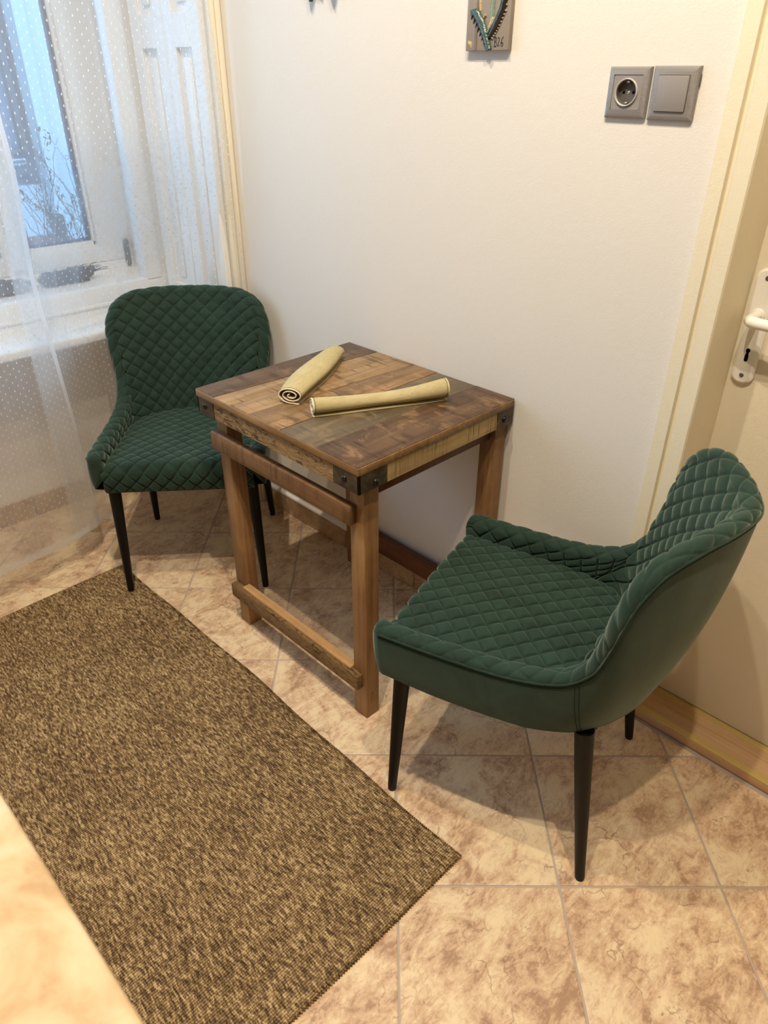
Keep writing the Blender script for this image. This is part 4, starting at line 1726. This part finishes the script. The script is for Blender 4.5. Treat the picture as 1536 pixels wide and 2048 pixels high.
CD = chair_meshes()


def mk(name, key, mat):
    V, F = CD[key]
    me = bpy.data.meshes.new(name)
    me.from_pydata([tuple(v) for v in V.tolist()], [], F)
    me.update()
    me.polygons.foreach_set('use_smooth', [True] * len(me.polygons))
    me.materials.append(mat)
    return me


def make_chair(label):
    root = empty('quilted_chair')
    tag(root, label, 'chair', 'green quilted velvet chairs at the table')
    link('backrest', mk('backrest', 'inner', M['velvet']), root)
    link('outer_shell', mk('outer_shell', 'outer', M['velvet_plain']), root)
    for k in (0, 1):
        link('armrest_tip', mk('armrest_tip', 'tip%d' % k, M['velvet_plain']), root)
    link('seat', mk('seat', 'seat', M['velvet']), root)
    tube('piping', CD['pipe'], .0022, M['velvet_plain'], root, 8)
    tubes('stitching', [CD['stitch1'], CD['stitch2']] + CD['vseam'], .0006, M['thread'], root, 5)
    # underside
    bm = bmesh.new()
    B = sided(BOT_T, BOT_P, np.linspace(-1, 1, 60))
    pts = [(p[0] * .93, p[1] * .93) for p in B]
    prism(bm, pts, .3835, .392, 'z')
    from_bm('underside', bm, M['black_cloth'], root)
    bm = bmesh.new()
    for sy in (-1, 1):
        bm_box(bm, (-.19, sy * .150 - .012, .368), (.17, sy * .150 + .012, .385), .002, 1)
    for x in (-.14, .15):
        bm_box(bm, (x - .012, -.15, .368), (x + .012, .15, .385), .002, 1)
    from_bm('seat_frame', bm, M['black_metal'], root, True, 40)
    for sx in (-1, 1):
        for sy in (-1, 1):
            top = np.array((.200 if sx > 0 else -.172, sy * .200 if sx > 0 else sy * .192, .390))
            bot = np.array((.2165 if sx > 0 else -.226, sy * .212, 0.0))
            path = [top, top + (bot - top) * .25, top + (bot - top) * .6, top + (bot - top) * .97, bot]
            tube('leg', path, [.0185, .0165, .0135, .0102, .0094], M['black_metal'], root, 20)
    return root


def copy_tree(o, parent=None):
    c = o.copy()
    COL.objects.link(c)
    if parent is not None:
        c.parent = parent
    for ch in list(o.children):
        copy_tree(ch, c)
    return c


ch1 = make_chair('green quilted velvet chair beside the door, with its plain outer side to the viewer')
ch2 = copy_tree(ch1)
ch1.location = (-.2565, -.330, 0.0)
ch1.rotation_euler = (0, 0, math.radians(195.9))
ch2.location = (-1.537, -.362, .0005)
ch2.rotation_euler = (0, 0, math.radians(-40.0))
for c in ch2.children:
    if c.name.startswith('leg'):
        co = np.array([v.co[:] for v in c.data.vertices])
        if co[:, 0].mean() > 0 and co[:, 1].mean() < 0:      # this foot stands on the rug
            c.data = c.data.copy()
            for v in c.data.vertices:
                if v.co.z < .0085:
                    v.co.z = .0085
ch2['label'] = 'green quilted velvet chair in front of the curtain, one leg on the rug'

# ------------------------------------------------------------------ sheer curtains
def curtain_x(y, z, fold):
    T = np.interp(y, [-1.6, -.95, -.78, -.70, -.62, -.54, -.46, -.36, -.25, -.15, -.08, -.02], [-1.70, -1.735, -1.75, -1.765, -1.80, -1.875, -1.897, -1.892, -1.885, -1.845, -1.76, -1.665])
    s = np.clip((1.30 - z) / .45, 0, 1)
    s = s * s * (3 - 2 * s)
    base = -1.66 + (T + 1.66) * s
    return base + fold


def curtain(name, label, edge_y, far_y, mat, width, x_off=0.0, hem_edge=True, seed=1):
    nu, nv = 220, 150
    rs = np.random.default_rng(seed)
    zt, zb = 2.50, None
    V, UV, H = [], [], []
    u = np.linspace(0, 1, nu)
    for i in range(nu):
        for j in range(nv):
            s = j / (nv - 1)                       # 0 top
            hem_z = np.interp(u[i], [0, .08, .2, .4, 1], HEM[name])
            z = zt + (hem_z - zt) * s
            y0 = np.interp(z, *edge_y)
            y1 = far_y
            y = y0 + (y1 - y0) * u[i]
            amp = .0036 * (.5 + .5 * min(1, u[i] * 6)) * np.clip((z - .1) / 1.2 + .25, .2, 1)
            fold = amp * (math.sin(y * 44 + .7 * math.sin(y * 7 + seed)) + .5 * math.sin(y * 93 + 1.3 + seed))
            x = curtain_x(y, z, fold) + x_off
            V.append((x, y, z))
            UV.append((-y * 1.06 + 3.0, z))
            hm = 0.0
            if hem_edge and u[i] * width < .018:
                hm = 1.0
            if z - hem_z < .030:
                hm = 1.0
            H.append(hm)
    F = grid_faces(nu, nv)
    o = from_py(name, V, F, mat, None, True)
    me = o.data
    uvl = me.uv_layers.new(name='UVMap')
    idx = np.empty(len(me.loops), int)
    me.loops.foreach_get('vertex_index', idx)
    uvl.data.foreach_set('uv', np.array(UV, float)[idx].ravel())
    at = me.attributes.new('hem', 'FLOAT', 'POINT')
    at.data.foreach_set('value', np.array(H, float))
    return tag(o, label, 'curtain', 'sheer curtains at the window')


HEM = {'sheer_curtain': [.03, .035, .05, .085, .095], 'sheer_curtain.001': [.10, .105, .105, .105, .105]}
curtain('sheer_curtain', 'sheer white dotted curtain panel hanging beside the cream wall and behind the chair',
        ([0, .05, .30, .45, .60, .74, .80, 1.2, 1.6, 2.5], [-.50, -.49, -.46, -.36, -.16, -.03, -.012, -.030, -.054, -.062]), -.70, M['curtain'], .80, 0.0, False, 1)
curtain('sheer_curtain.001', 'sheer white dotted curtain panel left of the vertical hem, nearer the window middle',
        ([0, .5, .85, 1.3, 2.5], [-.60, -.607, -.628, -.664, -.672]), -1.50, M['curtain'], 1.1, .012, True, 2)
rod = tag(tube('curtain_rail', [(-1.66, -1.55, 2.505), (-1.66, -.055, 2.505)], .010, M['lamp']), 'white curtain rail above the window niche holding the sheer curtains', 'curtain rail')
